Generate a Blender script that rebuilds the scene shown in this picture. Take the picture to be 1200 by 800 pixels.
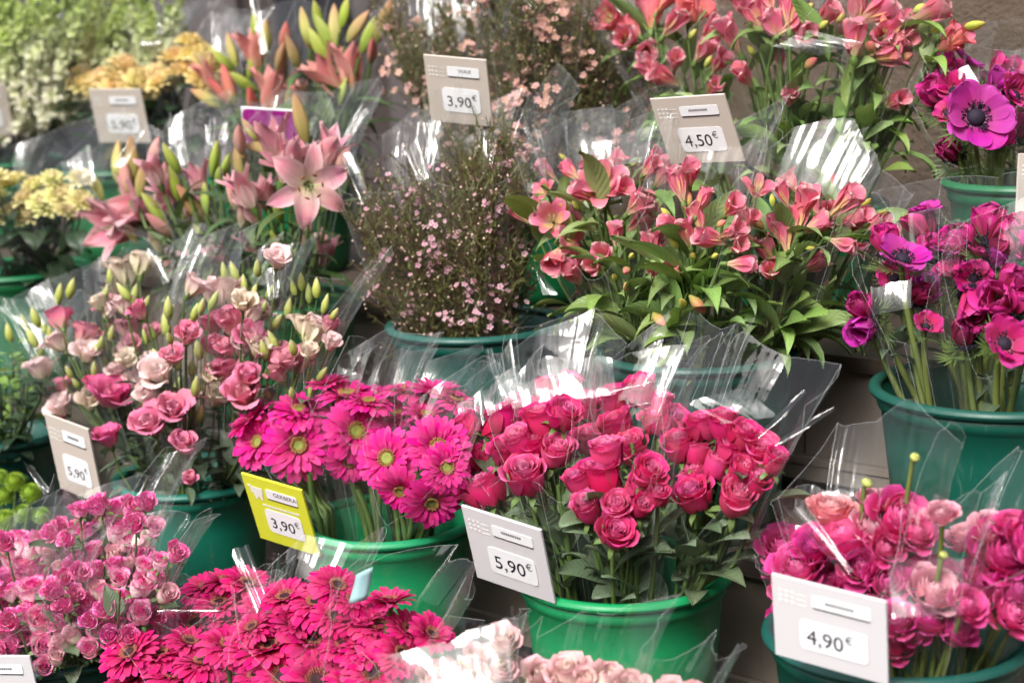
import bpy, math, random
from mathutils import Vector, Matrix, noise
PI = math.pi
R = math.radians
rnd = random.Random(11)
scene = bpy.context.scene
for o in list(bpy.data.objects): bpy.data.objects.remove(o)
COL = scene.collection

# ------------------------------------------------------------------ camera
F = 2030.0                      # focal length in pixels of the 1200-wide photograph
H = 1.50                        # eye height
PITCH, ROLL = R(11.65), R(2.31)
fw = Vector((0, math.cos(PITCH), -math.sin(PITCH)))
r0 = Vector((1, 0, 0)); u0 = r0.cross(fw)
rt = r0*math.cos(ROLL) - u0*math.sin(ROLL)
up = u0*math.cos(ROLL) + r0*math.sin(ROLL)
EYE = Vector((0, 0, H))
cd = bpy.data.cameras.new("camera"); cam = bpy.data.objects.new("camera", cd); COL.objects.link(cam)
M = Matrix((rt, up, -fw)).transposed().to_4x4(); M.translation = EYE
cam.matrix_world = M
cd.sensor_width = 36; cd.lens = F/1200*36; cd.clip_start = .05; cd.clip_end = 500
cd.dof.use_dof = True; cd.dof.focus_distance = 2.16; cd.dof.aperture_fstop = 4.0
scene.camera = cam

# ------------------------------------------------------------------ light
SUN_EL, SUN_AZ = R(46), R(210)   # azimuth clockwise from +Y: in front of the stall, to the left
w = bpy.data.worlds.new("World"); scene.world = w; w.use_nodes = True
nt = w.node_tree; nt.nodes.clear()
sky = nt.nodes.new("ShaderNodeTexSky"); sky.sky_type = 'NISHITA'; sky.sun_disc = False
sky.sun_elevation = SUN_EL; sky.sun_rotation = SUN_AZ
sky.air_density = 1.0; sky.dust_density = 5.0; sky.ozone_density = 1.0
hs = nt.nodes.new("ShaderNodeHueSaturation"); hs.inputs['Saturation'].default_value = .35
bg = nt.nodes.new("ShaderNodeBackground"); bg.inputs['Strength'].default_value = .125
wo = nt.nodes.new("ShaderNodeOutputWorld")
nt.links.new(sky.outputs[0], hs.inputs['Color']); nt.links.new(hs.outputs[0], bg.inputs[0]); nt.links.new(bg.outputs[0], wo.inputs[0])
sd = bpy.data.lights.new("sun", 'SUN'); sd.energy = 1.25; sd.angle = R(18); sd.color = (1, .965, .92)
so = bpy.data.objects.new("sun", sd); COL.objects.link(so)
sdir = Vector((math.sin(SUN_AZ)*math.cos(SUN_EL), math.cos(SUN_AZ)*math.cos(SUN_EL), math.sin(SUN_EL)))
so.rotation_euler = sdir.to_track_quat('Z', 'Y').to_euler(); so.location = sdir*8
vs = scene.view_settings
scene.display_settings.display_device = 'sRGB'
vs.view_transform = 'Standard'; vs.look = 'None'; vs.gamma = 1; vs.exposure = 1.22; vs.use_curve_mapping = False
cy = scene.cycles
cy.max_bounces = 6; cy.diffuse_bounces = 3; cy.glossy_bounces = 3; cy.transmission_bounces = 3; cy.transparent_max_bounces = 48
cy.use_denoising = True; cy.caustics_reflective = False; cy.caustics_refractive = False
cy.sample_clamp_indirect = 6

# ------------------------------------------------------------------ the stand's frame
ANG = R(39.6)
NRM = Vector((math.sin(ANG), math.cos(ANG), 0))       # away from the customer
ROW = Vector((math.cos(ANG), -math.sin(ANG), 0))      # along the rows, to the right and nearer
PROW = {1: 2.267, 2: 1.934, 3: 1.645, 4: 1.356}       # distance of each row's bucket line
ZRIM = {1: 1.213, 2: 1.007, 3: .791, 4: .630}
BH = .235
ZT = {k: z-BH for k, z in ZRIM.items()}               # shelf tops

def ray(px, py): return fw + rt*((px-600)/F) - up*((py-400)/F)
def at(px, py, p):
    d = ray(px, py); return EYE + d*(p/d.dot(NRM))
def at_z(px, py, z):
    d = ray(px, py); return EYE + d*((z-H)/d.z)
def depth(P): return (P-EYE).dot(fw)
def row_point(px, row, z):
    """point on a row's bucket line (height z) seen at column px"""
    A = NRM*PROW[row] + Vector((0, 0, z)) - EYE; k = (px-600)/F
    t = -(A.dot(rt)-k*A.dot(fw))/(ROW.dot(rt)-k*ROW.dot(fw))
    return EYE + A + ROW*t

# ------------------------------------------------------------------ object helpers
def link(o, parent=None):
    COL.objects.link(o)
    if parent is not None: o.parent = parent
    return o
def tag(o, label=None, cat=None, group=None, kind=None):
    if label: o['label'] = label
    if cat: o['category'] = cat
    if group: o['group'] = group
    if kind: o['kind'] = kind
    return o
def empty(name, loc):
    o = bpy.data.objects.new(name, None); o.location = loc; o.empty_display_size = .03; return link(o)
def inst(name, me, parent=None, M=None):
    o = bpy.data.objects.new(name, me)
    if M is not None: o.matrix_local = M
    link(o, parent)
    if M is not None: o.matrix_basis = M
    return o

class MB:
    def __init__(s): s.v=[]; s.f=[]; s.uv=[]; s.t=[]; s.m=[]
    def add(s, vs, fs, uvs=None, M=None, tone=0., mi=0):
        b=len(s.v)
        s.v += [tuple(M@Vector(p)) if M is not None else tuple(p) for p in vs]
        s.uv += uvs if uvs else [(.5,.5)]*len(vs)
        s.t += [tone]*len(vs)
        s.f += [tuple(b+i for i in f) for f in fs]; s.m += [mi]*len(fs)
    def grid(s, fn, nu, nv, M=None, tone=0., mi=0, closed=False):
        vs=[];uv=[];fs=[]
        for j in range(nv+1):
            for i in range(nu + (0 if closed else 1)):
                u=-1+2*i/nu; v=j/nv
                vs.append(fn(u,v)); uv.append(((u+1)/2, v))
        n = nu if closed else nu+1
        for j in range(nv):
            for i in range(nu):
                a=j*n+i; b2=j*n+(i+1)%n
                fs.append((a,b2,b2+n,a+n))
        s.add(vs,fs,uv,M,tone,mi)
    def lathe(s, prof, n=48, M=None, tone=0., mi=0, cap=False):
        """prof: list of (r,z); uv v runs along it"""
        k=len(prof)-1
        def fn(u,v):
            r,z=prof[min(k,int(round(v*k)))]; a=u*PI
            return (r*math.cos(a), r*math.sin(a), z)
        s.grid(fn,n,k,M,tone,mi,closed=True)
        if cap:
            b=len(s.v)-n; s.f.append(tuple(range(b,b+n))); s.m.append(mi)
    def box(s, x0,x1,y0,y1,z0,z1, M=None, tone=0., mi=0):
        vs=[(x,y,z) for z in (z0,z1) for y in (y0,y1) for x in (x0,x1)]
        s.add(vs,[(0,2,3,1),(4,5,7,6),(0,1,5,4),(2,6,7,3),(0,4,6,2),(1,3,7,5)],None,M,tone,mi)
    def tube(s, pts, rad, n=6, tone=0., mi=0, cap=True):
        pts=[Vector(p) for p in pts]; k=len(pts)
        rs = rad if isinstance(rad,(list,tuple)) else [rad]*k
        d0=(pts[1]-pts[0]).normalized(); x=d0.orthogonal().normalized()
        vs=[];uv=[];fs=[]
        for i,p in enumerate(pts):
            d=(pts[min(k-1,i+1)]-pts[max(0,i-1)])
            if d.length<1e-9: d=d0
            d.normalize(); x=(x-d*x.dot(d))
            if x.length<1e-6: x=d.orthogonal()
            x.normalize(); y=d.cross(x)
            for j in range(n):
                a=2*PI*j/n; vs.append(p+(x*math.cos(a)+y*math.sin(a))*rs[i]); uv.append((j/n,i/(k-1)))
        for i in range(k-1):
            for j in range(n):
                a=i*n+j;b=i*n+(j+1)%n; fs.append((a,b,b+n,a+n))
        if cap: fs.append(tuple(range(n-1,-1,-1))); fs.append(tuple(range((k-1)*n,k*n)))
        s.add(vs,fs,uv,None,tone,mi)
    def mesh(s, name, mats, smooth=True):
        me=bpy.data.meshes.new(name); me.from_pydata(s.v,[],s.f)
        for m in (mats if isinstance(mats,(list,tuple)) else [mats]): me.materials.append(m)
        if any(s.m): me.polygons.foreach_set('material_index', s.m)
        if smooth: me.polygons.foreach_set('use_smooth', [True]*len(s.f))
        ul=me.uv_layers.new(name="UVMap"); idx=[0]*len(me.loops); me.loops.foreach_get('vertex_index', idx)
        fl=[]
        for i in idx: fl += s.uv[i]
        ul.data.foreach_set('uv', fl)
        at_=me.attributes.new('tone','FLOAT','POINT'); at_.data.foreach_set('value', s.t)
        me.update(); return me
    def build(s, name, mats, parent=None, smooth=True, M=None): return inst(name, s.mesh(name,mats,smooth), parent, M)

# ------------------------------------------------------------------ materials
class NT:
    def __init__(s, name):
        s.m=bpy.data.materials.new(name); s.m.use_nodes=True; s.t=s.m.node_tree; s.t.nodes.clear()
        s.out=s.n('OutputMaterial')
    def n(s, typ, **kw):
        o=s.t.nodes.new('ShaderNode'+typ)
        for k,v in kw.items():
            if k.startswith('_'): setattr(o,k[1:],v)
            else: s.set(o.inputs[k.replace('__',' ')],v)
        return o
    def set(s, inp, v):
        if isinstance(v, bpy.types.NodeSocket): s.t.links.new(v, inp)
        elif isinstance(v,(tuple,list)) and inp.type=='RGBA' and len(v)==3: inp.default_value=(*v,1)
        else: inp.default_value=v
    def mix(s, a, b, f, mode='MIX'):
        m=s.t.nodes.new('ShaderNodeMix'); m.data_type='RGBA'; m.blend_type=mode
        s.set(m.inputs[0],f); s.set(m.inputs[6],a); s.set(m.inputs[7],b); return m.outputs[2]
    def math(s, op, a, b=0., c=0., clamp=False):
        m=s.t.nodes.new('ShaderNodeMath'); m.operation=op; m.use_clamp=clamp
        s.set(m.inputs[0],a); s.set(m.inputs[1],b); s.set(m.inputs[2],c); return m.outputs[0]
    def ramp(s, fac, stops):
        r=s.t.nodes.new('ShaderNodeValToRGB'); s.set(r.inputs[0],fac)
        e=r.color_ramp.elements
        while len(e)<len(stops): e.new(.5)
        for x,(p,c) in zip(e,stops): x.position=p; x.color=(*c,1)
        return r.outputs[0]
    def noise(s, scale, detail=3, rough=.5, vec=None, dim='3D'):
        x=s.t.nodes.new('ShaderNodeTexNoise'); x.inputs['Scale'].default_value=scale; x.inputs['Detail'].default_value=detail; x.inputs['Roughness'].default_value=rough
        if vec is not None: s.set(x.inputs['Vector'],vec)
        return x.outputs[0]
    def coord(s, which='Object'): return s.n('TexCoord').outputs[which]
    def bump(s, h, strength=.3, dist=.002):
        b=s.n('Bump'); b.inputs['Strength'].default_value=strength; b.inputs['Distance'].default_value=dist; s.set(b.inputs['Height'],h); return b.outputs[0]
    def done(s, sh): s.t.links.new(sh, s.out.inputs[0]); return s.m

def jitter(k, col, hv=.015, vv=.25, sv=.1):
    """colour varied a little from object to object"""
    r=k.n('ObjectInfo').outputs['Random']
    h=k.n('HueSaturation'); k.set(h.inputs['Color'],col)
    k.set(h.inputs['Hue'], k.math('MULTIPLY_ADD', r, 2*hv, .5-hv))
    r2=k.math('FRACT', k.math('MULTIPLY', r, 17.31)); k.set(h.inputs['Value'], k.math('MULTIPLY_ADD', r2, vv, 1-vv*.5))
    r3=k.math('FRACT', k.math('MULTIPLY', r, 91.7)); k.set(h.inputs['Saturation'], k.math('MULTIPLY_ADD', r3, sv, 1-sv))
    return h.outputs[0]

def petal_mat(name, stops, alt=None, edge=None, vein=.18, rough=.5, trans=.28, blot=None, hv=.012, vv=.22):
    """stops: colour along the petal; alt: colour where tone=1; edge: (colour, width) along the rim; blot: patchy second colour"""
    k=NT(name); uv=k.coord('UV'); sep=k.n('SeparateXYZ'); k.set(sep.inputs[0],uv); u=sep.outputs[0]; v=sep.outputs[1]
    c=k.ramp(v,stops)
    if alt:
        a=k.n('Attribute',_attribute_name='tone').outputs['Fac']; c=k.mix(c,alt,a)
    au=k.math('ABSOLUTE', k.math('MULTIPLY_ADD',u,2.,-1.))
    if edge:
        d=k.math('MAXIMUM', k.math('POWER',au,2.5), k.math('POWER',v,4.))
        nz=k.noise(9,3,.6,uv); d=k.math('MULTIPLY',d,k.math('MULTIPLY_ADD',nz,1.6,.2))
        c=k.mix(c,edge[0],k.math('MULTIPLY',d,edge[1],clamp=True))
    if blot:
        bs=k.n('Mapping'); bs.inputs['Scale'].default_value=(1.5,1,1); k.set(bs.inputs['Vector'],uv); nz=k.noise(blot[1],4,.7,bs.outputs[0]); f=k.math('MULTIPLY_ADD',nz,5.,-2.3,clamp=True); c=k.mix(c,blot[0],k.math('MULTIPLY',f,blot[2]))
    st=k.n('CombineXYZ'); k.set(st.inputs[0],k.math('MULTIPLY',u,22.)); k.set(st.inputs[1],k.math('MULTIPLY',v,1.6))
    vn=k.noise(1.,3,.6,st.outputs[0])
    c=k.mix(c,k.mix(c,(.35,.3,.3),1,'MULTIPLY'),k.math('MULTIPLY',k.math('MULTIPLY_ADD',vn,2.2,-.7,clamp=True),vein))
    c=jitter(k,c,hv,vv)
    p=k.n('BsdfPrincipled',Roughness=rough); k.set(p.inputs['Base Color'],c); p.inputs['Specular IOR Level'].default_value=.12
    p.inputs['Sheen Weight'].default_value=.03; p.inputs['Sheen Roughness'].default_value=.5
    k.set(p.inputs['Normal'],k.bump(vn,.35,.0012))
    t=k.n('BsdfTranslucent'); k.set(t.inputs['Color'],c)
    mx=k.n('MixShader'); mx.inputs[0].default_value=trans; k.set(mx.inputs[1],p.outputs[0]); k.set(mx.inputs[2],t.outputs[0])
    return k.done(mx.outputs[0])

def leaf_mat(name, dark, light, mid=(.2,.26,.1), rough=.42, trans=.22, vv=.45):
    k=NT(name); uv=k.coord('UV'); sep=k.n('SeparateXYZ'); k.set(sep.inputs[0],uv); u=sep.outputs[0]; v=sep.outputs[1]
    nz=k.noise(35,4,.6); c=k.mix(dark,light,nz)
    au=k.math('ABSOLUTE', k.math('MULTIPLY_ADD',u,2.,-1.))
    rib=k.math('POWER',k.math('SUBTRACT',1.,au,clamp=True),14.)
    wv=k.math('SINE',k.math('MULTIPLY',k.math('SUBTRACT',v,k.math('MULTIPLY',au,.22)),70.))
    c=k.mix(c,mid,k.math('MULTIPLY',rib,.6)); c=k.mix(c,mid,k.math('MULTIPLY',k.math('MULTIPLY_ADD',wv,.5,-.25,clamp=True),.25))
    c=jitter(k,c,.02,vv,.25)
    p=k.n('BsdfPrincipled',Roughness=rough); k.set(p.inputs['Base Color'],c); p.inputs['Specular IOR Level'].default_value=.4
    k.set(p.inputs['Normal'],k.bump(wv,.25,.001))
    t=k.n('BsdfTranslucent'); k.set(t.inputs['Color'],k.mix(c,(.9,1,.3),.5,'MULTIPLY'))
    mx=k.n('MixShader'); mx.inputs[0].default_value=trans; k.set(mx.inputs[1],p.outputs[0]); k.set(mx.inputs[2],t.outputs[0])
    return k.done(mx.outputs[0])

def plain(name, c, rough=.5, var=.25, scale=30, bump=0., spec=.4, c2=None, jit=0.):
    k=NT(name); nz=k.noise(scale,4,.6,k.coord()); c2=c2 or tuple(x*(1-var) for x in c)
    cc=k.mix(c2,c,nz)
    if jit: cc=jitter(k,cc,.01,jit)
    p=k.n('BsdfPrincipled',Roughness=rough); k.set(p.inputs['Base Color'],cc); p.inputs['Specular IOR Level'].default_value=spec
    if bump: k.set(p.inputs['Normal'],k.bump(nz,bump,.003))
    return k.done(p.outputs[0])

def bucket_mat(name, c):
    k=NT(name); co=k.coord(); nz=k.noise(6,4,.6,co)
    st=k.n('Mapping'); st.inputs['Scale'].default_value=(34,34,3.5); k.set(st.inputs['Vector'],co); sc=k.noise(3,5,.75,st.outputs[0])
    s2=k.n('Mapping'); s2.inputs['Scale'].default_value=(5,5,60); s2.inputs['Rotation'].default_value=(.3,.2,0); k.set(s2.inputs['Vector'],co); sk=k.noise(4,4,.7,s2.outputs[0])
    sp=k.noise(190,2,.5,co); ob=k.n('ObjectInfo').outputs['Random']
    cc=k.mix(tuple(x*.78 for x in c),c,nz)
    cc=k.mix(cc,(.20,.28,.22),k.math('MULTIPLY',k.math('MULTIPLY_ADD',sc,6.,-3.6,clamp=True),.30))
    cc=k.mix(cc,(.26,.36,.29),k.math('MULTIPLY',k.math('MULTIPLY_ADD',sk,9.,-5.9,clamp=True),.35))
    cc=k.mix(cc,(.05,.045,.03),k.math('MULTIPLY',k.math('MULTIPLY_ADD',sp,9.,-6.,clamp=True),.6))
    p=k.n('BsdfPrincipled'); k.set(p.inputs['Base Color'],jitter(k,cc,.012,.18,.1)); k.set(p.inputs['Roughness'],k.math('MULTIPLY_ADD',sc,.35,.24))
    p.inputs['Specular IOR Level'].default_value=.42
    k.set(p.inputs['Normal'],k.bump(k.math('ADD',nz,k.math('MULTIPLY',sk,.15)),.25,.004))
    return k.done(p.outputs[0])

def film_mat(name='cellophane',bs=.6,base=.037):
    k=NT(name); co=k.coord()
    nz=k.noise(38,3,.6,co); n2=k.noise(9,2,.5,co)
    vo=k.n('TexVoronoi'); vo.inputs['Scale'].default_value=15.; k.set(vo.inputs['Vector'],co)
    v2=k.n('TexVoronoi'); v2.inputs['Scale'].default_value=55.; k.set(v2.inputs['Vector'],co)
    msk=k.math('MULTIPLY_ADD',k.noise(7,2,.5,co),3.,-1.2,clamp=True)      # crumpled in places, taut elsewhere
    h=k.math('ADD',k.math('MULTIPLY',k.math('MULTIPLY',vo.outputs['Distance'],.5),msk),k.math('MULTIPLY',n2,.35))
    h=k.math('ADD',h,k.math('MULTIPLY',k.math('MULTIPLY',v2.outputs['Distance'],.10),msk))
    uvs=k.n('SeparateXYZ'); k.set(uvs.inputs[0],k.coord('UV')); cx_=k.n('CombineXYZ')
    k.set(cx_.inputs[0],k.math('MULTIPLY',uvs.outputs[0],3.2)); k.set(cx_.inputs[1],k.math('MULTIPLY',uvs.outputs[1],.7)); k.set(cx_.inputs[2],k.math('MULTIPLY',k.n('ObjectInfo').outputs['Random'],40.))
    h=k.math('ADD',h,k.math('MULTIPLY',k.noise(1.,1.5,.45,cx_.outputs[0]),.26))
    bp=k.bump(h,bs,.022)
    lw=k.n('LayerWeight'); lw.inputs['Blend'].default_value=.5; k.set(lw.inputs['Normal'],bp)
    fac=k.math('MULTIPLY_ADD', k.math('POWER',lw.outputs['Facing'],4.),   .26, base, clamp=True)
    tr=k.n('BsdfTransparent'); tr.inputs[0].default_value=(.985,.988,.985,1)
    gl=k.n('BsdfGlossy'); gl.inputs['Roughness'].default_value=.06; gl.inputs['Color'].default_value=(1,1,1,1); k.set(gl.inputs['Normal'],bp)
    df=k.n('BsdfTranslucent'); df.inputs[0].default_value=(.9,.92,.93,1)
    d2=k.n('BsdfDiffuse'); d2.inputs[0].default_value=(.9,.92,.93,1)
    md=k.n('MixShader'); md.inputs[0].default_value=.5; k.set(md.inputs[1],df.outputs[0]); k.set(md.inputs[2],d2.outputs[0])
    hz=k.math('MULTIPLY_ADD',k.math('POWER',lw.outputs['Facing'],3.),.05,.008)
    m1=k.n('MixShader'); k.set(m1.inputs[0],hz); k.set(m1.inputs[1],tr.outputs[0]); k.set(m1.inputs[2],md.outputs[0])
    m2=k.n('MixShader'); k.set(m2.inputs[0],fac); k.set(m2.inputs[1],m1.outputs[0]); k.set(m2.inputs[2],gl.outputs[0])
    return k.done(m2.outputs[0])
FILM=film_mat(); FILM_GLINT=film_mat('glint_cellophane',.5,.05)  # the second, shinier film is for the added glint pieces
k=NT('cellophane_edge_glint'); tr=k.n('BsdfTransparent'); p=k.n('BsdfPrincipled',Roughness=.25); p.inputs['Base Color'].default_value=(.9,.92,.93,1)
mx=k.n('MixShader'); mx.inputs[0].default_value=.2; k.set(mx.inputs[1],tr.outputs[0]); k.set(mx.inputs[2],p.outputs[0]); EDGE_GLINT=k.done(mx.outputs[0])  # pale threads put in for film rims and creases catching light

Mt={}
Mt['stem']=plain('stem_green',(.10,.17,.035),.5,.4,60,jit=.3)
Mt['stem_yellow']=plain('stem_yellow_green',(.16,.21,.04),.5,.4,60,jit=.3)
Mt['stem_dark']=plain('stem_dark_green',(.045,.075,.025),.55,.4,60,jit=.3)
Mt['sepal']=plain('sepal_green',(.13,.21,.05),.5,.4,60)
Mt['leaf_rose']=leaf_mat('rose_leaf',(.085,.14,.07),(.20,.27,.15),(.15,.2,.09),.35)
Mt['leaf_alstro']=leaf_mat('alstroemeria_leaf',(.13,.24,.045),(.28,.42,.10),(.22,.3,.09))
Mt['leaf_lily']=leaf_mat('lily_leaf',(.035,.08,.02),(.10,.18,.04),(.16,.22,.07))
Mt['leaf_grey']=leaf_mat('lisianthus_leaf',(.06,.10,.06),(.13,.19,.11),(.2,.26,.16))
Mt['leaf_dark']=leaf_mat('dark_leaf',(.015,.04,.02),(.04,.085,.035),(.07,.11,.05),.3)
Mt['leaf_bright']=leaf_mat('bright_leaf',(.10,.22,.02),(.24,.42,.05),(.3,.45,.1))
Mt['fern']=plain('fern_green',(.13,.20,.05),.5,.4,80,jit=.3)
Mt['bucket_bright']=bucket_mat('bright_green_plastic',(.002,.32,.10))
Mt['bucket_teal']=bucket_mat('teal_plastic',(.002,.088,.064))
Mt['bucket_dark']=bucket_mat('dark_green_plastic',(.003,.14,.048))
Mt['bucket_mid']=bucket_mat('sea_green_plastic',(.003,.17,.115))
Mt['water']=plain('dark_water',(.012,.02,.014),.05,.3,10,spec=.5)
Mt['card_grey']=plain('grey_card',(.56,.50,.44),.55,.05,20)
Mt['card_white']=plain('white_card',(.66,.64,.66),.5,.04,20)
Mt['card_yellow']=plain('yellow_card',(.68,.72,.045),.5,.06,20)
Mt['card_purple']=plain('purple_card',(.42,.02,.30),.45,.35,14)
Mt['paper']=plain('white_label',(.86,.87,.89),.35,.03,20)
Mt['print_white']=plain('white_print',(.80,.80,.76),.5,.05,20)
Mt['ink']=plain('black_ink',(.012,.012,.02),.5,.2,20)
Mt['ink_soft']=plain('grey_ink',(.16,.16,.17),.5,.2,20)
Mt['black']=plain('black_plastic',(.015,.015,.016),.4,.3,20)

# flower colours (base -> tip)
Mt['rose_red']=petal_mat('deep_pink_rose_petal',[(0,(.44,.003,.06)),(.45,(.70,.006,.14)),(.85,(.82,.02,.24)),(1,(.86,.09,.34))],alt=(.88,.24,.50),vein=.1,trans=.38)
Mt['rose_pink']=petal_mat('pink_rose_petal',[(0,(.54,.006,.08)),(.5,(.80,.024,.21)),(.9,(.87,.12,.36)),(1,(.90,.24,.48))],alt=(.90,.30,.55),vein=.1,trans=.38)
Mt['rose_pale']=petal_mat('pale_pink_rose_petal',[(0,(.78,.70,.46)),(.4,(.86,.68,.60)),(.8,(.88,.55,.55)),(1,(.86,.38,.46))],alt=(.88,.70,.62),vein=.1)
Mt['spray']=petal_mat('streaked_spray_rose_petal',[(0,(.92,.88,.84)),(.55,(.92,.82,.80)),(.85,(.88,.34,.54)),(1,(.80,.006,.30))],alt=(.82,.05,.36),edge=((.80,.006,.30),.6),blot=((.78,.006,.29),4.5,.7),vein=.02,trans=.33)
Mt['spray_hot']=petal_mat('hot_spray_rose_petal',[(0,(.88,.60,.66)),(.3,(.80,.06,.36)),(1,(.76,.006,.29))],alt=(.78,.03,.34),blot=((.92,.84,.84),5.,.7),vein=.03,trans=.3)
Mt['spray_pale']=petal_mat('pale_spray_rose_petal',[(0,(.66,.68,.42)),(.5,(.88,.74,.66)),(1,(.86,.46,.52))],alt=(.88,.72,.64),edge=((.80,.10,.34),.7),vein=.06)
Mt['gerb_pink']=petal_mat('magenta_gerbera_petal',[(0,(.54,.003,.13)),(.4,(.78,.004,.26)),(1,(.86,.010,.34))],vein=.35,trans=.36,hv=.006)
Mt['gerb_hot']=petal_mat('crimson_pink_gerbera_petal',[(0,(.42,.001,.06)),(.4,(.70,.002,.165)),(1,(.78,.004,.23))],vein=.38,trans=.33,hv=.006)
Mt['disc_yellow']=plain('yellow_green_disc',(.30,.32,.06),.7,.55,200,c2=(.10,.15,.02))
Mt['disc_floret']=plain('yellow_disc_florets',(.42,.22,.07),.6,.5,100)
Mt['disc_dark']=plain('dark_disc',(.035,.008,.012),.75,.5,200)
Mt['floret_pink']=plain('pale_disc_florets',(.40,.13,.08),.6,.5,100)
LZ=lambda n,a,b,c,alt: petal_mat(n,[(0,a),(.5,b),(1,c)],alt=alt,vein=.15,trans=.3)
Mt['lisi_pink']=LZ('pink_lisianthus_petal',(.60,.42,.30),(.80,.20,.33),(.84,.26,.42),(.86,.40,.52))
Mt['lisi_deep']=LZ('deep_pink_lisianthus_petal',(.52,.26,.24),(.72,.08,.25),(.76,.11,.31),(.80,.22,.40))
Mt['lisi_pale']=LZ('pale_pink_lisianthus_petal',(.74,.70,.46),(.88,.66,.62),(.89,.62,.64),(.90,.72,.70))
Mt['lisi_cream']=LZ('cream_lisianthus_petal',(.60,.60,.30),(.80,.68,.52),(.82,.66,.54),(.84,.72,.6))
Mt['lisi_dusty']=LZ('dusty_pink_lisianthus_petal',(.50,.38,.24),(.66,.24,.30),(.68,.24,.33),(.70,.32,.4))
Mt['bud_green']=petal_mat('pale_green_bud',[(0,(.26,.36,.06)),(.5,(.48,.54,.12)),(1,(.66,.66,.30))],vein=.3,trans=.2)
Mt['lily_pink']=petal_mat('pink_lily_petal',[(0,(.66,.64,.30)),(.2,(.84,.50,.48)),(.55,(.80,.24,.34)),(1,(.82,.42,.46))],edge=((.88,.66,.64),.7),blot=((.45,.04,.10),9.,.10),vein=.35,trans=.34)
Mt['lily_mauve']=petal_mat('mauve_lily_petal',[(0,(.42,.42,.18)),(.4,(.56,.20,.26)),(1,(.50,.14,.22))],edge=((.74,.46,.46),.6),vein=.4)
Mt['lily_coral']=petal_mat('coral_lily_petal',[(0,(.64,.56,.18)),(.3,(.78,.28,.22)),(1,(.78,.20,.24))],edge=((.84,.46,.38),.6),vein=.3)
Mt['lilybud_green']=petal_mat('green_lily_bud',[(0,(.17,.27,.03)),(.5,(.32,.42,.05)),(1,(.46,.48,.12))],vein=.35,trans=.15)
Mt['lilybud_yellow']=petal_mat('yellow_lily_bud',[(0,(.34,.40,.07)),(.5,(.62,.58,.18)),(1,(.62,.36,.17))],vein=.35,trans=.15)
Mt['lilybud_pink']=petal_mat('pink_lily_bud',[(0,(.42,.42,.14)),(.4,(.68,.36,.30)),(1,(.72,.27,.27))],vein=.35,trans=.15)
Mt['lilybud_red']=petal_mat('coral_lily_bud',[(0,(.40,.38,.08)),(.4,(.66,.22,.13)),(1,(.70,.13,.12))],vein=.35,trans=.15)
Mt['lilybud_bronze']=petal_mat('bronze_lily_bud',[(0,(.28,.30,.07)),(.5,(.42,.28,.10)),(1,(.46,.22,.12))],vein=.35,trans=.15)
Mt['anther']=plain('brown_anther',(.20,.05,.012),.7,.4,100)
Mt['filament']=plain('pale_filament',(.55,.55,.25),.5,.2,100)
Mt['alstro']=petal_mat('coral_pink_alstroemeria_petal',[(0,(.60,.58,.26)),(.14,(.84,.50,.38)),(.4,(.87,.17,.28)),(.75,(.88,.24,.36)),(.92,(.90,.48,.50)),(1,(.90,.66,.58))],vein=.4,trans=.38)
Mt['alstro_in']=petal_mat('yellow_throat_alstroemeria_petal',[(0,(.66,.54,.20)),(.35,(.84,.50,.22)),(.55,(.86,.24,.28)),(1,(.87,.20,.36))],blot=((.22,.015,.03),14.,.4),vein=.3)
Mt['alstro_red']=petal_mat('red_alstroemeria_petal',[(0,(.64,.46,.18)),(.16,(.82,.24,.20)),(1,(.84,.12,.19))],vein=.25,trans=.34)
Mt['alstro_bud']=petal_mat('alstroemeria_bud',[(0,(.34,.38,.07)),(.45,(.60,.36,.12)),(1,(.74,.13,.16))],vein=.25,trans=.15)
Mt['alstro_budg']=petal_mat('green_alstroemeria_bud',[(0,(.26,.34,.05)),(.6,(.52,.54,.08)),(1,(.56,.42,.11))],vein=.25,trans=.15)
Mt['anem_purple']=petal_mat('purple_anemone_petal',[(0,(.62,.45,.52)),(.16,(.46,.02,.22)),(.5,(.55,.015,.34)),(1,(.62,.04,.44))],vein=.4,trans=.3)
Mt['anem_mag']=petal_mat('magenta_anemone_petal',[(0,(.56,.30,.36)),(.16,(.52,.006,.11)),(.5,(.64,.006,.20)),(1,(.68,.02,.30))],vein=.35,trans=.3)
Mt['anem_dark']=petal_mat('dark_magenta_anemone_petal',[(0,(.30,.02,.06)),(.5,(.38,.004,.09)),(1,(.46,.01,.16))],vein=.35,trans=.25)
Mt['anem_disc']=plain('blue_black_disc',(.018,.010,.028),.75,.5,200)
Mt['ranun']=petal_mat('pink_ranunculus_petal',[(0,(.74,.02,.20)),(.5,(.84,.035,.29)),(1,(.88,.13,.42))],alt=(.90,.26,.50),vein=.12,trans=.38)
Mt['ranun_mag']=petal_mat('magenta_ranunculus_petal',[(0,(.62,.008,.17)),(.5,(.74,.012,.27)),(1,(.80,.06,.37))],alt=(.80,.10,.42),vein=.12,trans=.38)
Mt['ranun_salmon']=petal_mat('salmon_ranunculus_petal',[(0,(.80,.18,.22)),(.5,(.86,.28,.32)),(1,(.88,.42,.45))],alt=(.88,.46,.46),vein=.1)
Mt['ranun_pale']=petal_mat('pale_pink_ranunculus_petal',[(0,(.74,.20,.26)),(.5,(.82,.32,.42)),(1,(.86,.46,.54))],alt=(.88,.5,.56),vein=.1)
Mt['yellow']=petal_mat('yellow_orange_petal',[(0,(.76,.60,.10)),(.6,(.90,.76,.30)),(1,(.92,.72,.36))],alt=(.90,.54,.28),vein=.1,hv=.015,trans=.38)
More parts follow.
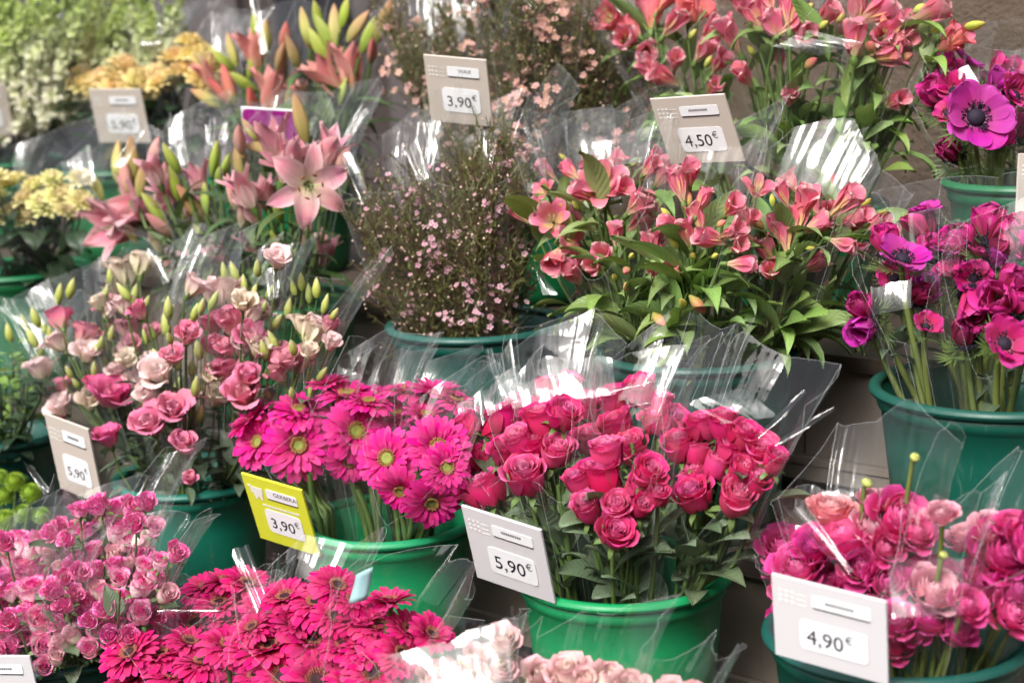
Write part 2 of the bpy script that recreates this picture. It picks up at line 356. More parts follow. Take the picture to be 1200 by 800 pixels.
Mt['yellow_green']=petal_mat('pale_yellow_petal',[(0,(.60,.62,.14)),(.6,(.84,.78,.32)),(1,(.88,.80,.46))],alt=(.86,.62,.40),vein=.1,hv=.015,trans=.35)
Mt['stock']=petal_mat('cream_stock_petal',[(0,(.50,.54,.20)),(.5,(.80,.78,.56)),(1,(.88,.85,.72))],alt=(.42,.52,.12),vein=.1,trans=.35)
Mt['chrys']=petal_mat('lime_chrysanthemum_petal',[(0,(.10,.22,.01)),(1,(.34,.52,.035))],vein=.15)
Mt['wax']=petal_mat('mauve_waxflower_petal',[(0,(.48,.14,.24)),(.4,(.72,.40,.50)),(1,(.80,.58,.66))],alt=(.60,.24,.30),vein=.05)
Mt['wax_back']=petal_mat('pink_waxflower_petal',[(0,(.44,.10,.14)),(.4,(.72,.34,.36)),(1,(.80,.50,.48))],alt=(.62,.36,.20),vein=.05)
Mt['twig']=plain('brown_twig',(.13,.075,.042),.65,.5,90)
Mt['needle']=plain('olive_needles',(.15,.155,.04),.5,.6,40,c2=(.06,.075,.025))
Mt['waxbud']=plain('waxflower_bud',(.62,.34,.36),.45,.5,60,c2=(.50,.46,.26))

# ------------------------------------------------------------------ petals and flower heads (unit size, pointing +Z)
def sm(x): x=max(0,min(1,x)); return x*x*(3-2*x)
OBO=lambda v:(v**.55)*max(0,1-.97*v**7)**.5
RND=lambda v:(v**.45)*max(0,1-.985*v**5)**.5
LAN=lambda v:max(.04,math.sin(PI*min(.995,v**.8)))
STR=lambda v:(.4+.6*min(1,v/.35))*(1-.8*v**8)
SPA=lambda v:(.22+.78*sm(v/.65))*max(0,1-.97*v**6)**.5
def petal(L,W,shape,wrap=9.,bend=0.,roll=0.,ruf=0.,ph=0.,fold=0.,rs=.55):
    N=24; tab=[(0,0,0)]; y=z=0
    for i in range(N):
        v=(i+.5)/N; a=bend*v+roll*sm((v-rs)/(1-rs)); y+=math.cos(a)*L/N; z+=math.sin(a)*L/N; tab.append((y,z,a))
    def fn(u,v):
        v=1-(1-v)**1.5; x=v*N; i=min(N-1,int(x)); f=x-i; a,b=tab[i],tab[i+1]
        cy_=a[0]+(b[0]-a[0])*f; cz=a[1]+(b[1]-a[1])*f; an=a[2]+(b[2]-a[2])*f
        w=W*shape(v)*u; q=w/wrap
        X=wrap*math.sin(q); dz=wrap*(1-math.cos(q))+fold*abs(w)
        dz+=ruf*(math.sin(ph+5.2*u+2.1*v)+.5*math.sin(ph*2+9*u))*v*v*(.35+.65*abs(u))
        return (X, cy_-math.sin(an)*dz, cz+math.cos(an)*dz)
    return fn
def PM(az,op,r0=0.,z0=0.,tw=0.,s=1.):
    """op: opening from upright, degrees"""
    return Matrix.Rotation(az,4,'Z')@Matrix.Translation((0,r0,z0))@Matrix.Rotation(R(90-op),4,'X')@Matrix.Rotation(tw,4,'Y')@Matrix.Scale(s,4)
def pmesh(name, fn, mat, nu=4, nv=6):
    b=MB(); b.grid(fn,nu,nv); return b.mesh(name,mat)
GA=2.39996
KIND={}
def reg(name, root_name, root_mesh, kids): KIND.setdefault(name,[]).append((root_name,root_mesh,kids))

def make_rose(key, mat, root='rose', openness=1., nheart=10, nouter=10, seed=0, nu=5, nv=6):
    g=random.Random(seed); b=MB()
    b.lathe([(.02,-.62),(.09,-.56),(.13,-.46),(.24,-.34),(.34,-.2)],8,mi=1)
    for i in range(5):
        b.grid(petal(.62,.11,LAN,roll=-1.2,rs=.3),2,4,PM(i*1.2566+g.random()*.3,80+g.uniform(-10,30),.2,-.38),mi=1)
    for i in range(nheart):
        t=i/nheart; rr=.07+.34*t
        fn=petal(.82-.05*t,.24+.40*t,OBO,wrap=rr*.95+.04,bend=.10,roll=-.25-.45*t,ruf=.02,ph=g.random()*6,rs=.68)
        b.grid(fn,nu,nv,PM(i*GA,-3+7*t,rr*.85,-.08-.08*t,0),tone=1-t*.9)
    kids=[]
    pm=[pmesh('petal',petal(.92,.66,OBO,wrap=.47+.04*j,bend=.34,roll=-.85-.3*j,ruf=.012,ph=j*2.+seed,rs=.70),mat,nu,nv+1) for j in range(3)]
    for i in range(nouter):
        t=(i+1)/nouter
        kids.append(('petal',pm[i%3],PM(i*GA+1.,2+openness*24*t**1.3+g.uniform(-3,3),.38+.06*t,-.16-.20*t,g.uniform(-.1,.1),.95+.10*t)))
    reg(key,root,b.mesh(root,[mat,Mt['sepal']]),kids)
for s in range(4):
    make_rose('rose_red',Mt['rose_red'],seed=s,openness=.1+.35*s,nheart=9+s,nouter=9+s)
    make_rose('rose_pink',Mt['rose_pink'],seed=10+s,openness=.25+.35*s)
    make_rose('rose_pale',Mt['rose_pale'],seed=20+s,openness=.9+.1*s)
for s in range(2):
    make_rose('spray',Mt['spray'],'spray_rose',1.0+.1*s,8,7,30+s,4,5)
    make_rose('spray_hot',Mt['spray_hot'],'spray_rose',1.1,8,7,40+s,4,5)
    make_rose('spray_pale',Mt['spray_pale'],'spray_rose',.5,6,5,50+s,4,5)

def make_gerbera(key, pmat, disc, floret, seed, n1=27, n2=22, dr=.25, flat=78):
    g=random.Random(seed); b=MB()
    b.lathe([(.03,-.30),(.10,-.22),(.2,-.10),(.24,-.02)],10,mi=2)
    prof=[(dr,.0),(dr*.95,.05),(dr*.7,.09),(dr*.4,.075),(.02,.06)]
    b.lathe(prof,20,mi=0,cap=True)
    for ring,(rr,n,h) in enumerate([(dr*1.0,26,.12),(dr*.86,24,.11),(dr*.72,18,.07)]):
        for i in range(n):
            a=2*PI*(i+.5*ring)/n+g.uniform(-.05,.05); l=h*g.uniform(.7,1.2)
            c=Vector((rr*math.cos(a),rr*math.sin(a),.06)); d=Vector((math.cos(a)*.5,math.sin(a)*.5,1)).normalized()
            x=Vector((-math.sin(a),math.cos(a),0))*.016; e=c+d*l
            y=d.cross(x.normalized())*.016
            b.add([c+x,c+y,c-x,c-y,e+x*1.3,e+y*1.3,e-x*1.3,e-y*1.3],[(0,1,5,4),(1,2,6,5),(2,3,7,6),(3,0,4,7),(4,5,6,7)],mi=1)
    pm=[pmesh('petal',petal(.82,.135,STR,wrap=.3,bend=-.12-.1*j,roll=-.25,ruf=.012,ph=j,rs=.5),pmat,2,5) for j in range(3)]
    pi=[pmesh('petal',petal(.60,.10,STR,wrap=.2,bend=.10,roll=-.3,ruf=.012,ph=j,rs=.5),pmat,2,5) for j in range(2)]
    kids=[]
    for i in range(n1): kids.append(('petal',pm[g.randrange(3)],PM(2*PI*i/n1+g.uniform(-.06,.06),flat+4+g.uniform(-7,9),.20,-.01,g.uniform(-.25,.25),g.uniform(.94,1.04))))
    for i in range(14): kids.append(('petal',pi[g.randrange(2)],PM(2*PI*i/14+g.uniform(-.15,.15),flat-24+g.uniform(-10,8),.20,.03,g.uniform(-.25,.25),g.uniform(.55,.75))))
    for i in range(n2): kids.append(('petal',pi[g.randrange(2)],PM(2*PI*(i+.5)/n2+g.uniform(-.1,.1),flat-11+g.uniform(-8,8),.21,.02,g.uniform(-.25,.25),g.uniform(.9,1.08))))
    reg(key,'gerbera',b.mesh('gerbera',[disc,floret,Mt['sepal']]),kids)
for s in range(5):
    make_gerbera('gerb_pink',Mt['gerb_pink'],Mt['disc_yellow'],Mt['disc_floret'],s,25+s%3*2,22,.165+.014*s,(78,70,86,62,80)[s])
    make_gerbera('gerb_hot',Mt['gerb_hot'],Mt['disc_dark'],Mt['floret_pink'],s+5,26+s%3*2,24,.25-.012*s,(80,72,88,66,84)[s])

def make_lisi(key, mat, seed, op=24):
    g=random.Random(seed); b=MB()
    b.lathe([(.03,-.25),(.08,-.2),(.13,-.08),(.14,.05)],8,mi=1)
    for i in range(5): b.grid(petal(.5,.045,LAN,roll=-.4),1,3,PM(i*1.2566,40,.1,-.12),mi=1)
    for i in range(4): b.grid(petal(.72,.42,OBO,wrap=.30,roll=-.2,ruf=.05,ph=g.random()*6),4,5,PM(i*1.7,4,.10,.05),tone=.7)
    kids=[]
    pm=[pmesh('petal',petal(1.0,.60,OBO,wrap=.60,bend=.38,roll=-.85-.2*j,ruf=.075,ph=j*2.3+seed,rs=.5),mat,6,7) for j in range(2)]
    for i in range(6): kids.append(('petal',pm[i%2],PM(i*PI/3+g.uniform(-.15,.15)+(i%2)*.1,op+(i%2)*14+g.uniform(-7,7),.10,-.05,g.uniform(-.2,.2),g.uniform(.9,1.05))))
    reg(key,'lisianthus',b.mesh('lisianthus',[mat,Mt['sepal']]),kids)
for c in ('pink','deep','pale','cream','dusty'):
    for s in range(2): make_lisi('lisi_'+c,Mt['lisi_'+c],s+len(c)*3,11+11*s)

def bud_mesh(name, mat, L, W, ridges=3, tip=.06, twist=.6, curve=0., depthr=.12, n=12, nv=9, pw=.8):
    b=MB()
    def fn(u,v):
        a=u*PI+twist*v; r=W*(math.sin(PI*min(1,(v*.96+.03)**pw))**.75)*(1+depthr*math.cos(ridges*a-ridges*twist*v*0))
        return (r*math.cos(a)+curve*v*v*L, r*math.sin(a), v*L)
    b.grid(fn,n,nv,closed=True); return b.mesh(name,mat)
def regbud(key, mat, **kw): reg(key,'bud',bud_mesh('bud',mat,**kw),[])
regbud('lbud',Mt['bud_green'],L=2.6,W=.52,ridges=5,twist=1.6,depthr=.1,n=10,nv=7,pw=.7)
for c in ('green','yellow','pink','red','bronze'):
    regbud('lily_'+c,Mt['lilybud_'+c],L=2.,W=.30,ridges=3,twist=.15,curve=.05,depthr=.13,n=15,nv=10,pw=.85)
regbud('abud',Mt['alstro_bud'],L=2.,W=.46,ridges=3,twist=.3,depthr=.12,n=12,nv=7,pw=1.05)
regbud('abudg',Mt['alstro_budg'],L=2.,W=.44,ridges=3,twist=.3,depthr=.14,n=12,nv=7,pw=.95)
bm_=MB(); bm_.lathe([(.02,-.2),(.5,-.05),(.85,.3),(.9,.6),(.7,.95),(.3,1.12),(.02,1.1)],12); bm_.lathe([(.5,1.08),(.3,1.16),(.02,1.12)],8,mi=0)
reg('rbud','bud',bm_.mesh('bud',Mt['bud_green']),[])

def make_lily(key, mat, seed, op=58, rec=-1.25, nst=6, wid=.205):
    g=random.Random(seed); b=MB()
    b.lathe([(.03,-.2),(.07,-.1),(.11,.0),(.12,.1)],8,mi=2)
    if nst:
        for i in range(nst):
            a=i*PI/3+.3; e=Vector((math.cos(a)*.28,math.sin(a)*.28,.62)); pts=[(0,0,0),(math.cos(a)*.08,math.sin(a)*.08,.32),e]
            b.tube(pts,.014,4,mi=1); d=Vector((-math.sin(a),math.cos(a),.3)).normalized()
            b.tube([e-d*.07,e,e+d*.07],[.012,.03,.012],5,mi=0)
        b.tube([(0,0,0),(.02,0,.4),(.04,.02,.75)],[.018,.02,.035],5,mi=2)
    po=pmesh('petal',petal(1.15,wid,LAN,wrap=.42,bend=.1,roll=rec,ruf=.03,ph=1,rs=.3,fold=.12),mat,6,10)
    pi=pmesh('petal',petal(1.15,wid*1.35,LAN,wrap=.5,bend=.1,roll=rec*.9,ruf=.09,ph=2,rs=.35,fold=.12),mat,6,10)
    kids=[]
    for i in range(6): kids.append(('petal',po if i%2 else pi,PM(i*PI/3+g.uniform(-.08,.08),op+(i%2)*5+g.uniform(-6,6),.06,.02*(i%2),g.uniform(-.1,.1),g.uniform(.95,1.05))))
    reg(key,'lily',b.mesh('lily',[Mt['anther'],Mt['filament'],Mt['sepal']]),kids)
make_lily('lily_open',Mt['lily_pink'],1,60,-1.5,6,.25); make_lily('lily_half',Mt['lily_pink'],2,10,-.6,0,.23)
make_lily('lily_half_mauve',Mt['lily_mauve'],3,14,-.4,0,.19); make_lily('lily_half_coral',Mt['lily_coral'],4,14,-.45,0,.19)

def make_alstro(key, mat, seed, op):
    g=random.Random(seed); b=MB()
    b.lathe([(.03,-.3),(.09,-.24),(.10,-.08),(.06,.02)],8,mi=1)
    for i in range(4):
        b.tube([(0,0,0),(.05*math.cos(i*1.6),.05*math.sin(i*1.6),.4),(.14*math.cos(i*1.6),.14*math.sin(i*1.6),.7)],.018,4,mi=2)
    po=[pmesh('petal',petal(1.1,.35,SPA,wrap=.5,bend=.12,roll=-.55,ruf=.05,ph=j*2+seed,rs=.5),mat,5,7) for j in range(2)]
    pi=pmesh('petal',petal(1.08,.25,SPA,wrap=.35,bend=.05,roll=-.5,ruf=.03,ph=seed,rs=.55),Mt['alstro_in'],4,7)
    kids=[]
    for i in range(6):
        m=pi if i in (1,5) else po[i%2]
        kids.append(('petal',m,PM(i*PI/3+g.uniform(-.1,.1),op*(.75 if i%2 else 1.05)+g.uniform(-5,5),.05,.0,g.uniform(-.15,.15),g.uniform(.9,1.05))))
    reg(key,'alstroemeria',b.mesh('alstroemeria',[mat,Mt['sepal'],Mt['filament']]),kids)
for s in range(2):
    make_alstro('alstro_open',Mt['alstro'],s,46); make_alstro('alstro_half',Mt['alstro'],s+4,12); make_alstro('alstro_bell',Mt['alstro'],s+8,9)
    make_alstro('alstro_red',Mt['alstro_red'],s+12,20)

def fern_ruff(b, mi, seed, r=1.1, z=-.42, op=62, n=8):
    g=random.Random(seed)
    for i in range(n):
        a=i*2*PI/n+g.uniform(-.3,.3)
        M0=PM(a,op+g.uniform(-15,20),.05,z)
        for t in (-.9,-.55,-.25,0,.25,.55,.9):
            l=r*(.55+.45*math.cos(t))*g.uniform(.8,1.1)
            b.grid(petal(l*.62,.035,LAN,bend=.2),1,3,M0@Matrix.Translation((0,.38*r*(1-abs(t)*.3),0))@Matrix.Rotation(-t*1.1,4,'Z'),mi=mi)
        b.grid(petal(r*.5,.03,STR),1,2,M0,mi=mi)
def make_anemone(key, mat, seed, op, n=9, ruff=True):
    g=random.Random(seed); b=MB()
    b.lathe([(.24,-.02),(.25,.07),(.18,.17),(.02,.21)],16,cap=True)
    for i in range(70):
        a=g.random()*2*PI; rr=.28+.14*g.random(); h=.10+.10*g.random()
        p0=Vector((.2*math.cos(a),.2*math.sin(a),.0)); p1=Vector((rr*math.cos(a),rr*math.sin(a),h))
        b.tube([p0,p1],.010,3,cap=False); b.tube([p1-Vector((0,0,.02)),p1+Vector((0,0,.025))],.024,4)
    if ruff: fern_ruff(b,1,seed)
    b.lathe([(.05,-.4),(.1,-.2),(.2,-.05),(.24,0)],10,mi=1)
    pm=[pmesh('petal',petal(.92,.50,RND,wrap=.95,bend=.42,roll=-.25+.3*j,ruf=.06,ph=j*1.9+seed,rs=.5),mat,6,7) for j in range(3)]
    kids=[]
    for i in range(n):
        inner=i%2
        kids.append(('petal',pm[i%3],PM(i*2*PI/n*2+g.uniform(-.15,.15) if n%2 else i*2*PI/n+g.uniform(-.15,.15),op-8*inner+g.uniform(-8,8),.12,.01*inner,g.uniform(-.15,.15),g.uniform(.88,1.06))))
    reg(key,'anemone',b.mesh('anemone',[Mt['anem_disc'],Mt['fern']]),kids)
for s in range(2):
    make_anemone('anem_purple',Mt['anem_purple'],s,78); make_anemone('anem_mag',Mt['anem_mag'],s+3,66)
    make_anemone('anem_cup',Mt['anem_mag'],s+6,26); make_anemone('anem_cup_purple',Mt['anem_purple'],s+9,30); make_anemone('anem_cup_dark',Mt['anem_dark'],s+12,18)

def make_ranun(key, mat, seed, nheart=26, nouter=13):
    g=random.Random(seed); b=MB()
    b.lathe([(.04,-.45),(.12,-.38),(.3,-.25),(.42,-.1)],10,mi=1)
    for i in range(nheart):
        t=i/nheart; rr=.10+.42*t
        b.grid(petal(.50+.16*t,.22+.36*t,OBO,wrap=rr+.06,bend=.55-.45*t,roll=.25-.5*t,ruf=.018,ph=g.random()*6),4,5,PM(i*GA,2+16*t,rr*.8,.05-.12*t,g.uniform(-.1,.1)),tone=1-t)
    kids=[]
    pm=[pmesh('petal',petal(.74,.52,OBO,wrap=.6,bend=.55,roll=-.5-.2*j,ruf=.035,ph=j*1.7+seed,rs=.65),mat,5,6) for j in range(3)]
    for i in range(nouter):
        t=(i+1)/nouter; kids.append(('petal',pm[i%3],PM(i*GA+.5,18+44*t+g.uniform(-5,5),.42+.04*t,-.10-.16*t,g.uniform(-.12,.12),.92+.14*t)))
    reg(key,'ranunculus',b.mesh('ranunculus',[mat,Mt['sepal']]),kids)
for s in range(2):
    for c in ('ranun','ranun_mag','ranun_salmon','ranun_pale'): make_ranun(c,Mt[c],s+len(c))

def make_ruffle(key, mat, seed, root, n=46):
    g=random.Random(seed); b=MB()
    for i in range(n):
        t=i/n
        b.grid(petal(.55+.45*t,.24,RND,wrap=.5,roll=-.5*t,ruf=.09,ph=g.random()*6),4,4,PM(i*GA,4+78*t,.05+.12*t,.1-.2*t,g.uniform(-.3,.3)),tone=max(0,g.uniform(-.5,.9))*(1-t))
    reg(key,root,b.mesh(root,mat),[])
for s in range(2): make_ruffle('yellow',Mt['yellow'],s,'yellow_bloom'); make_ruffle('yellow_green',Mt['yellow_green'],s+3,'yellow_bloom')
def make_pompon(key, mat, seed):
    g=random.Random(seed); b=MB()
    for i in range(150):
        z=1-2*(i+.5)/150
        if z<-.6: continue
        op=math.degrees(math.acos(z)); b.grid(petal(.5,.09,STR,wrap=.1,roll=.5),1,3,PM(i*GA,op,.55*math.sin(R(op)),.55*z-.0,0))
    b.lathe([(.02,-.5),(.5,-.4),(.72,0),(.5,.5),(.02,.72)],12)
    reg(key,'pompon_bloom',b.mesh('pompon_bloom',mat),[])
make_pompon('chrys',Mt['chrys'],1)

NORM={}
def norm_of(kind):
    """how far a head's petals reach, so that every kind can be sized by its diameter"""
    if kind not in NORM:
        if kind.endswith('bud') or kind.startswith('lily_') and kind not in('lily_open','lily_half','lily_half_mauve','lily_half_coral') or kind in('abudg',): NORM[kind]=1.
        else:
            q=[]
            for nm,me,kids in KIND[kind]:
                src=[(m,me2) for _,me2,m in kids] or [(Matrix(),me)]
                pts=[m@v.co for m,me2 in src for v in me2.vertices]
                rr=sorted(math.hypot(p.x,p.y) for p in pts)[int(len(pts)*.97)]; zz=sorted(p.z for p in pts); hh=(zz[-1]-zz[0])/2
                q.append(max(rr,hh))
            NORM[kind]=sum(q)/len(q)
    return NORM[kind]
# leaves: unit length along +Y
LEAF={}
def leafset(key, mat, W, shape, bends, fold=.25, ruf=.04, tw=0.):
    out=[]
    for j,bd in enumerate(bends):
        base=petal(1.,W,shape,wrap=9,bend=bd,roll=-.3,ruf=ruf*W*2,ph=j*2.,fold=fold)
        def fn(u,v,base=base,t=tw*(1 if j%2 else -1)):
            x,y,z=base(u,v); a=t*v; return (x*math.cos(a)-z*math.sin(a)*0-abs(x)*math.sin(a)*.3, y, z+x*math.sin(a))
        out.append(pmesh('leaf',fn,mat,4,8))
    LEAF[key]=out
OVA=lambda v:max(.03,math.sin(PI*min(.995,v**.72))**.8)
leafset('rose',Mt['leaf_rose'],.30,OVA,(-.4,-.9,.1),.2,.12)
leafset('alstro',Mt['leaf_alstro'],.15,LAN,(-.7,-1.3,-.2,-1.8),.2,.1,1.2)
leafset('lily',Mt['leaf_lily'],.10,LAN,(-.4,-.9,-1.4),.3,.05,.3)
leafset('grey',Mt['leaf_grey'],.17,LAN,(-.4,-.9,-.1),.25,.06,.2)
leafset('dark',Mt['leaf_dark'],.32,OVA,(-.3,-.8,-1.1),.2,.1)
leafset('bright',Mt['leaf_bright'],.30,OVA,(-.3,-.8,-1.1),.2,.15)

# ------------------------------------------------------------------ ground, wall, stand
def frame(p, t, z): return NRM*p + ROW*t + Vector((0,0,z))
FR = Matrix((ROW, NRM, Vector((0,0,1)))).transposed().to_4x4()     # local x = along row, y = away, z = up
k=NT('pavement_asphalt'); co=k.coord(); n1=k.noise(160,4,.7,co); n2=k.noise(1.2,4,.6,co)
c=k.mix((.035,.034,.034),(.085,.082,.078),n1); c=k.mix(c,(.11,.105,.1),k.math('MULTIPLY',n2,.4))
p=k.n('BsdfPrincipled',Roughness=.85); k.set(p.inputs['Base Color'],c); k.set(p.inputs['Normal'],k.bump(n1,.6,.004)); mat_ground=k.done(p.outputs[0])
b=MB(); b.add([(-150,-150,0),(150,-150,0),(150,150,0),(-150,150,0)],[(0,1,2,3)]); tag(b.build('pavement',mat_ground,smooth=False),kind='structure')

k=NT('brown_roughcast'); co=k.coord(); n1=k.noise(38,6,.75,co); n2=k.noise(5,4,.6,co); n3=k.noise(120,3,.6,co)
c=k.mix((.075,.050,.034),(.17,.125,.09),n1); c=k.mix(c,(.10,.072,.05),k.math('MULTIPLY',n2,.6))
p=k.n('BsdfPrincipled',Roughness=.9); k.set(p.inputs['Base Color'],c); k.set(p.inputs['Normal'],k.bump(k.math('ADD',n1,k.math('MULTIPLY',n3,.3)),.9,.016)); mat_wall=k.done(p.outputs[0])
WALLP=2.62
b=MB()
NX,NZ=150,110
def wallfn(u,v):
    x=-2.05+(u+1)/2*6.0; z=v*2.9
    d=.010*noise.fractal(Vector((x*16,0,z*16)),1.,2.,4)
    return (x,-d,z)
b.grid(wallfn,NX*2,NZ)
b.box(-2.05,3.95,.02,.25,0,2.9)
b.build('wall',mat_wall,M=FR@Matrix.Translation((0,WALLP,0)))
tag(bpy.data.objects['wall'],'rough brown rendered wall behind the flower display','wall')

mat_wood=None
k=NT('weathered_brown_wood'); co=k.coord(); mp=k.n('Mapping'); mp.inputs['Scale'].default_value=(2,26,26); k.set(mp.inputs['Vector'],co); n1=k.noise(3,5,.65,mp.outputs[0])
c=k.mix((.030,.022,.017),(.095,.068,.05),n1); c=jitter(k,c,.01,.35)
p=k.n('BsdfPrincipled',Roughness=.7); k.set(p.inputs['Base Color'],c); k.set(p.inputs['Normal'],k.bump(n1,.5,.003)); mat_wood=k.done(p.outputs[0])
k=NT('taupe_painted_panel'); co=k.coord(); n1=k.noise(7,4,.6,co); mp=k.n('Mapping'); mp.inputs['Scale'].default_value=(30,30,3); k.set(mp.inputs['Vector'],co); n2=k.noise(4,4,.7,mp.outputs[0])
c=k.mix((.20,.165,.13),(.27,.225,.185),n1); c=k.mix(c,(.09,.07,.055),k.math('MULTIPLY',k.math('MULTIPLY_ADD',n2,4.,-2.4,clamp=True),.35)); c=jitter(k,c,.005,.12)
p=k.n('BsdfPrincipled',Roughness=.6); k.set(p.inputs['Base Color'],c); k.set(p.inputs['Normal'],k.bump(n2,.15,.002)); mat_panel=k.done(p.outputs[0])

stand=empty('display_stand',NRM*1.8); tag(stand,'stepped brown and taupe stand that carries all the flower buckets','display stand')
SI=Matrix.Translation(-(NRM*1.8))
X0,X1=-3.6,1.6
PBACK={4:PROW[4]+.145,3:PROW[3]+.150,2:PROW[2]+.160,1:WALLP-.03}
PFRONT={4:PROW[4]-.17,3:PBACK[4]+.004,2:PBACK[3]+.004,1:PBACK[2]+.004}
for rw in (1,2,3,4):
    z=ZT[rw]; a,bk=PFRONT[rw],PBACK[rw]; n=3
    for i in range(n):                         # three long boards per step
        y0=a+(bk-a)*i/n; y1=a+(bk-a)*(i+1)/n-.006
        m=MB(); m.box(X0,X1,y0,y1,z-.022+.001*(i%2),z+.001*((i*7+rw)%3)-.002)
        m.build('board',mat_wood,stand,False,SI@FR)
    zl = ZT.get(rw+1,0.06)                      # the riser below this step
    cuts=[X0]+[X0+.55+.92*i for i in range(5)]+[X1]
    for i in range(len(cuts)-1):
        m=MB(); m.box(cuts[i]+.002,cuts[i+1]-.002,a+.012,a+.026,zl+.052,z-.024)
        m.build('riser_panel',mat_panel,stand,False,SI@FR)
    m=MB(); m.box(X0,X1,a+.002,a+.030,zl+.040,zl+.051); m.build('moulding',mat_panel,stand,False,SI@FR)
    m=MB(); m.box(X0,X1,a+.006,a+.028,zl+.016,zl+.0385); m.build('moulding',mat_panel,stand,False,SI@FR)
    m=MB(); m.box(X0,X1,a+.05,a+.07,zl+.0005,z-.03); m.build('back_board',mat_wood,stand,False,SI@FR)
    for i in range(6):
        x=X0+.3+i*.92
        m=MB(); m.box(x,x+.05,a+.072,a+.12,0.0,z-.024); m.build('leg',mat_wood,stand,False,SI@FR)

# what stands past the end of the wall, far left and out of focus
shop=empty('dark_shopfront',frame(4.3,-3.4,0)); tag(shop,'dark blurred shopfront far back at the upper left','shopfront')
mat_s1=plain('dark_brown_paint',(.045,.032,.028),.6,.4,4); mat_s2=plain('mauve_grey_panel',(.085,.07,.072),.6,.3,3); mat_s3=plain('dark_glass',(.02,.02,.025),.1,.3,3)
SM=FR.copy()
m=MB(); m.box(-4,3.2,0,.2,0,3); m.build('facade',mat_s1,shop,False,SM)
for i,(x,wd,mm) in enumerate([(-2.6,.5,mat_s3),(-1.9,.55,mat_s2),(-1.15,.35,mat_s3),(-.62,.16,mat_s2),(-.30,.5,mat_s3),(.4,.5,mat_s2),(1.1,.6,mat_s3),(1.9,.5,mat_s2)]):
    m=MB(); m.box(x,x+wd,-.03,-.004,.3,2.6); m.build('panel',mm,shop,False,SM)

# ------------------------------------------------------------------ buckets
BK={}
def bucket(key,row,px,rad,mat,label,h=BH):
    c=row_point(px,row,ZRIM[row]); c=Vector((c.x,c.y,ZT[row]+.001))
    o=empty('bucket',c); tag(o,label,'bucket','flower buckets on the stepped stand')
    rb=rad*.76; n=64
    def rr(z): return rb+(rad-.010-rb)*(z/h)
    m=MB(); prof=[(.001,0),(rb*.9,0),(rb,.004)]+[(rr(z),z) for z in (h*.15,h*.3,h*.5,h*.7,h-.030)]+[(rr(h-.03)+.004,h-.027),(rr(h)+.004,h-.010)]
    prof+=[(rr(h)-.001,h-.011),(rr(h-.05)-.003,h-.05),(rb-.003,.006),(.001,.006)]
    m.lathe(prof,n); m.build('body',Mt[mat],o)
    m=MB(); q=[]
    for i in range(13):
        a=2*PI*i/12; q.append((rad-.006+.0075*math.cos(a), h-.006+.0065*math.sin(a)))
    m.lathe(q,n); m.build('rim',Mt[mat],o)
    m=MB(); m.lathe([(.001,h*.45),(rr(h*.45)-.004,h*.45)],40); m.build('water',Mt['water'],o)
    BK[key]=dict(c=c,r=rad,rb=rb,h=h,row=row,zr=c.z+h)
bucket('rose',3,730,.135,'bucket_bright','bright green bucket holding the deep pink roses in the middle')
bucket('gerb',3,456,.121,'bucket_bright','bright green bucket holding the magenta gerberas beside the yellow card')
bucket('lisi',3,226,.122,'bucket_mid','sea green bucket holding the tall pink and cream lisianthus')
bucket('foli',3,-5,.122,'bucket_teal','teal bucket of green foliage at the left edge')
bucket('ranu',3,1052,.147,'bucket_teal','teal bucket of ranunculus behind the large 4,90 card')
bucket('wax',2,558,.136,'bucket_teal','dark teal bucket holding the front waxflower bouquets')
bucket('alst',2,818,.140,'bucket_teal','dark teal bucket under the front alstroemeria bouquets')
bucket('anem',2,1172,.154,'bucket_teal','teal bucket of anemones at the right edge, larger one')
bucket('lily',2,325,.139,'bucket_dark','green bucket under the pink lilies, left of the waxflower')
bucket('yell',2,22,.138,'bucket_dark','green bucket with pale yellow flowers at the left edge, second row')
bucket('anem_b',1,1203,.113,'bucket_dark','dark green bucket with the open purple anemone, top right')
bucket('alst_b',1,930,.14,'bucket_dark','dark green bucket hidden under the upper alstroemeria bouquets',h=.185)
bucket('wax_b',1,625,.142,'bucket_dark','dark green bucket under the upper waxflower behind the 3,90 card',h=.185)
bucket('lily_b',1,330,.150,'bucket_dark','green bucket under the coral lilies in the back row',h=.185)
bucket('yel_b',1,140,.14,'bucket_dark','dark green bucket under the orange and yellow blooms, back row',h=.185)
bucket('stock',1,0,.14,'bucket_dark','dark green bucket under the cream stock, far left back row',h=.185)
bucket('spray',4,70,.132,'bucket_teal','bucket under the streaked pink and white spray roses, front left')
bucket('hot',4,322,.131,'bucket_teal','bucket under the crimson pink gerberas in the front row')
bucket('pale',4,625,.130,'bucket_teal','bucket under the pale pink roses in the front row')
bucket('chry',4,-95,.12,'bucket_teal','bucket of lime green chrysanthemums at the lower left edge')

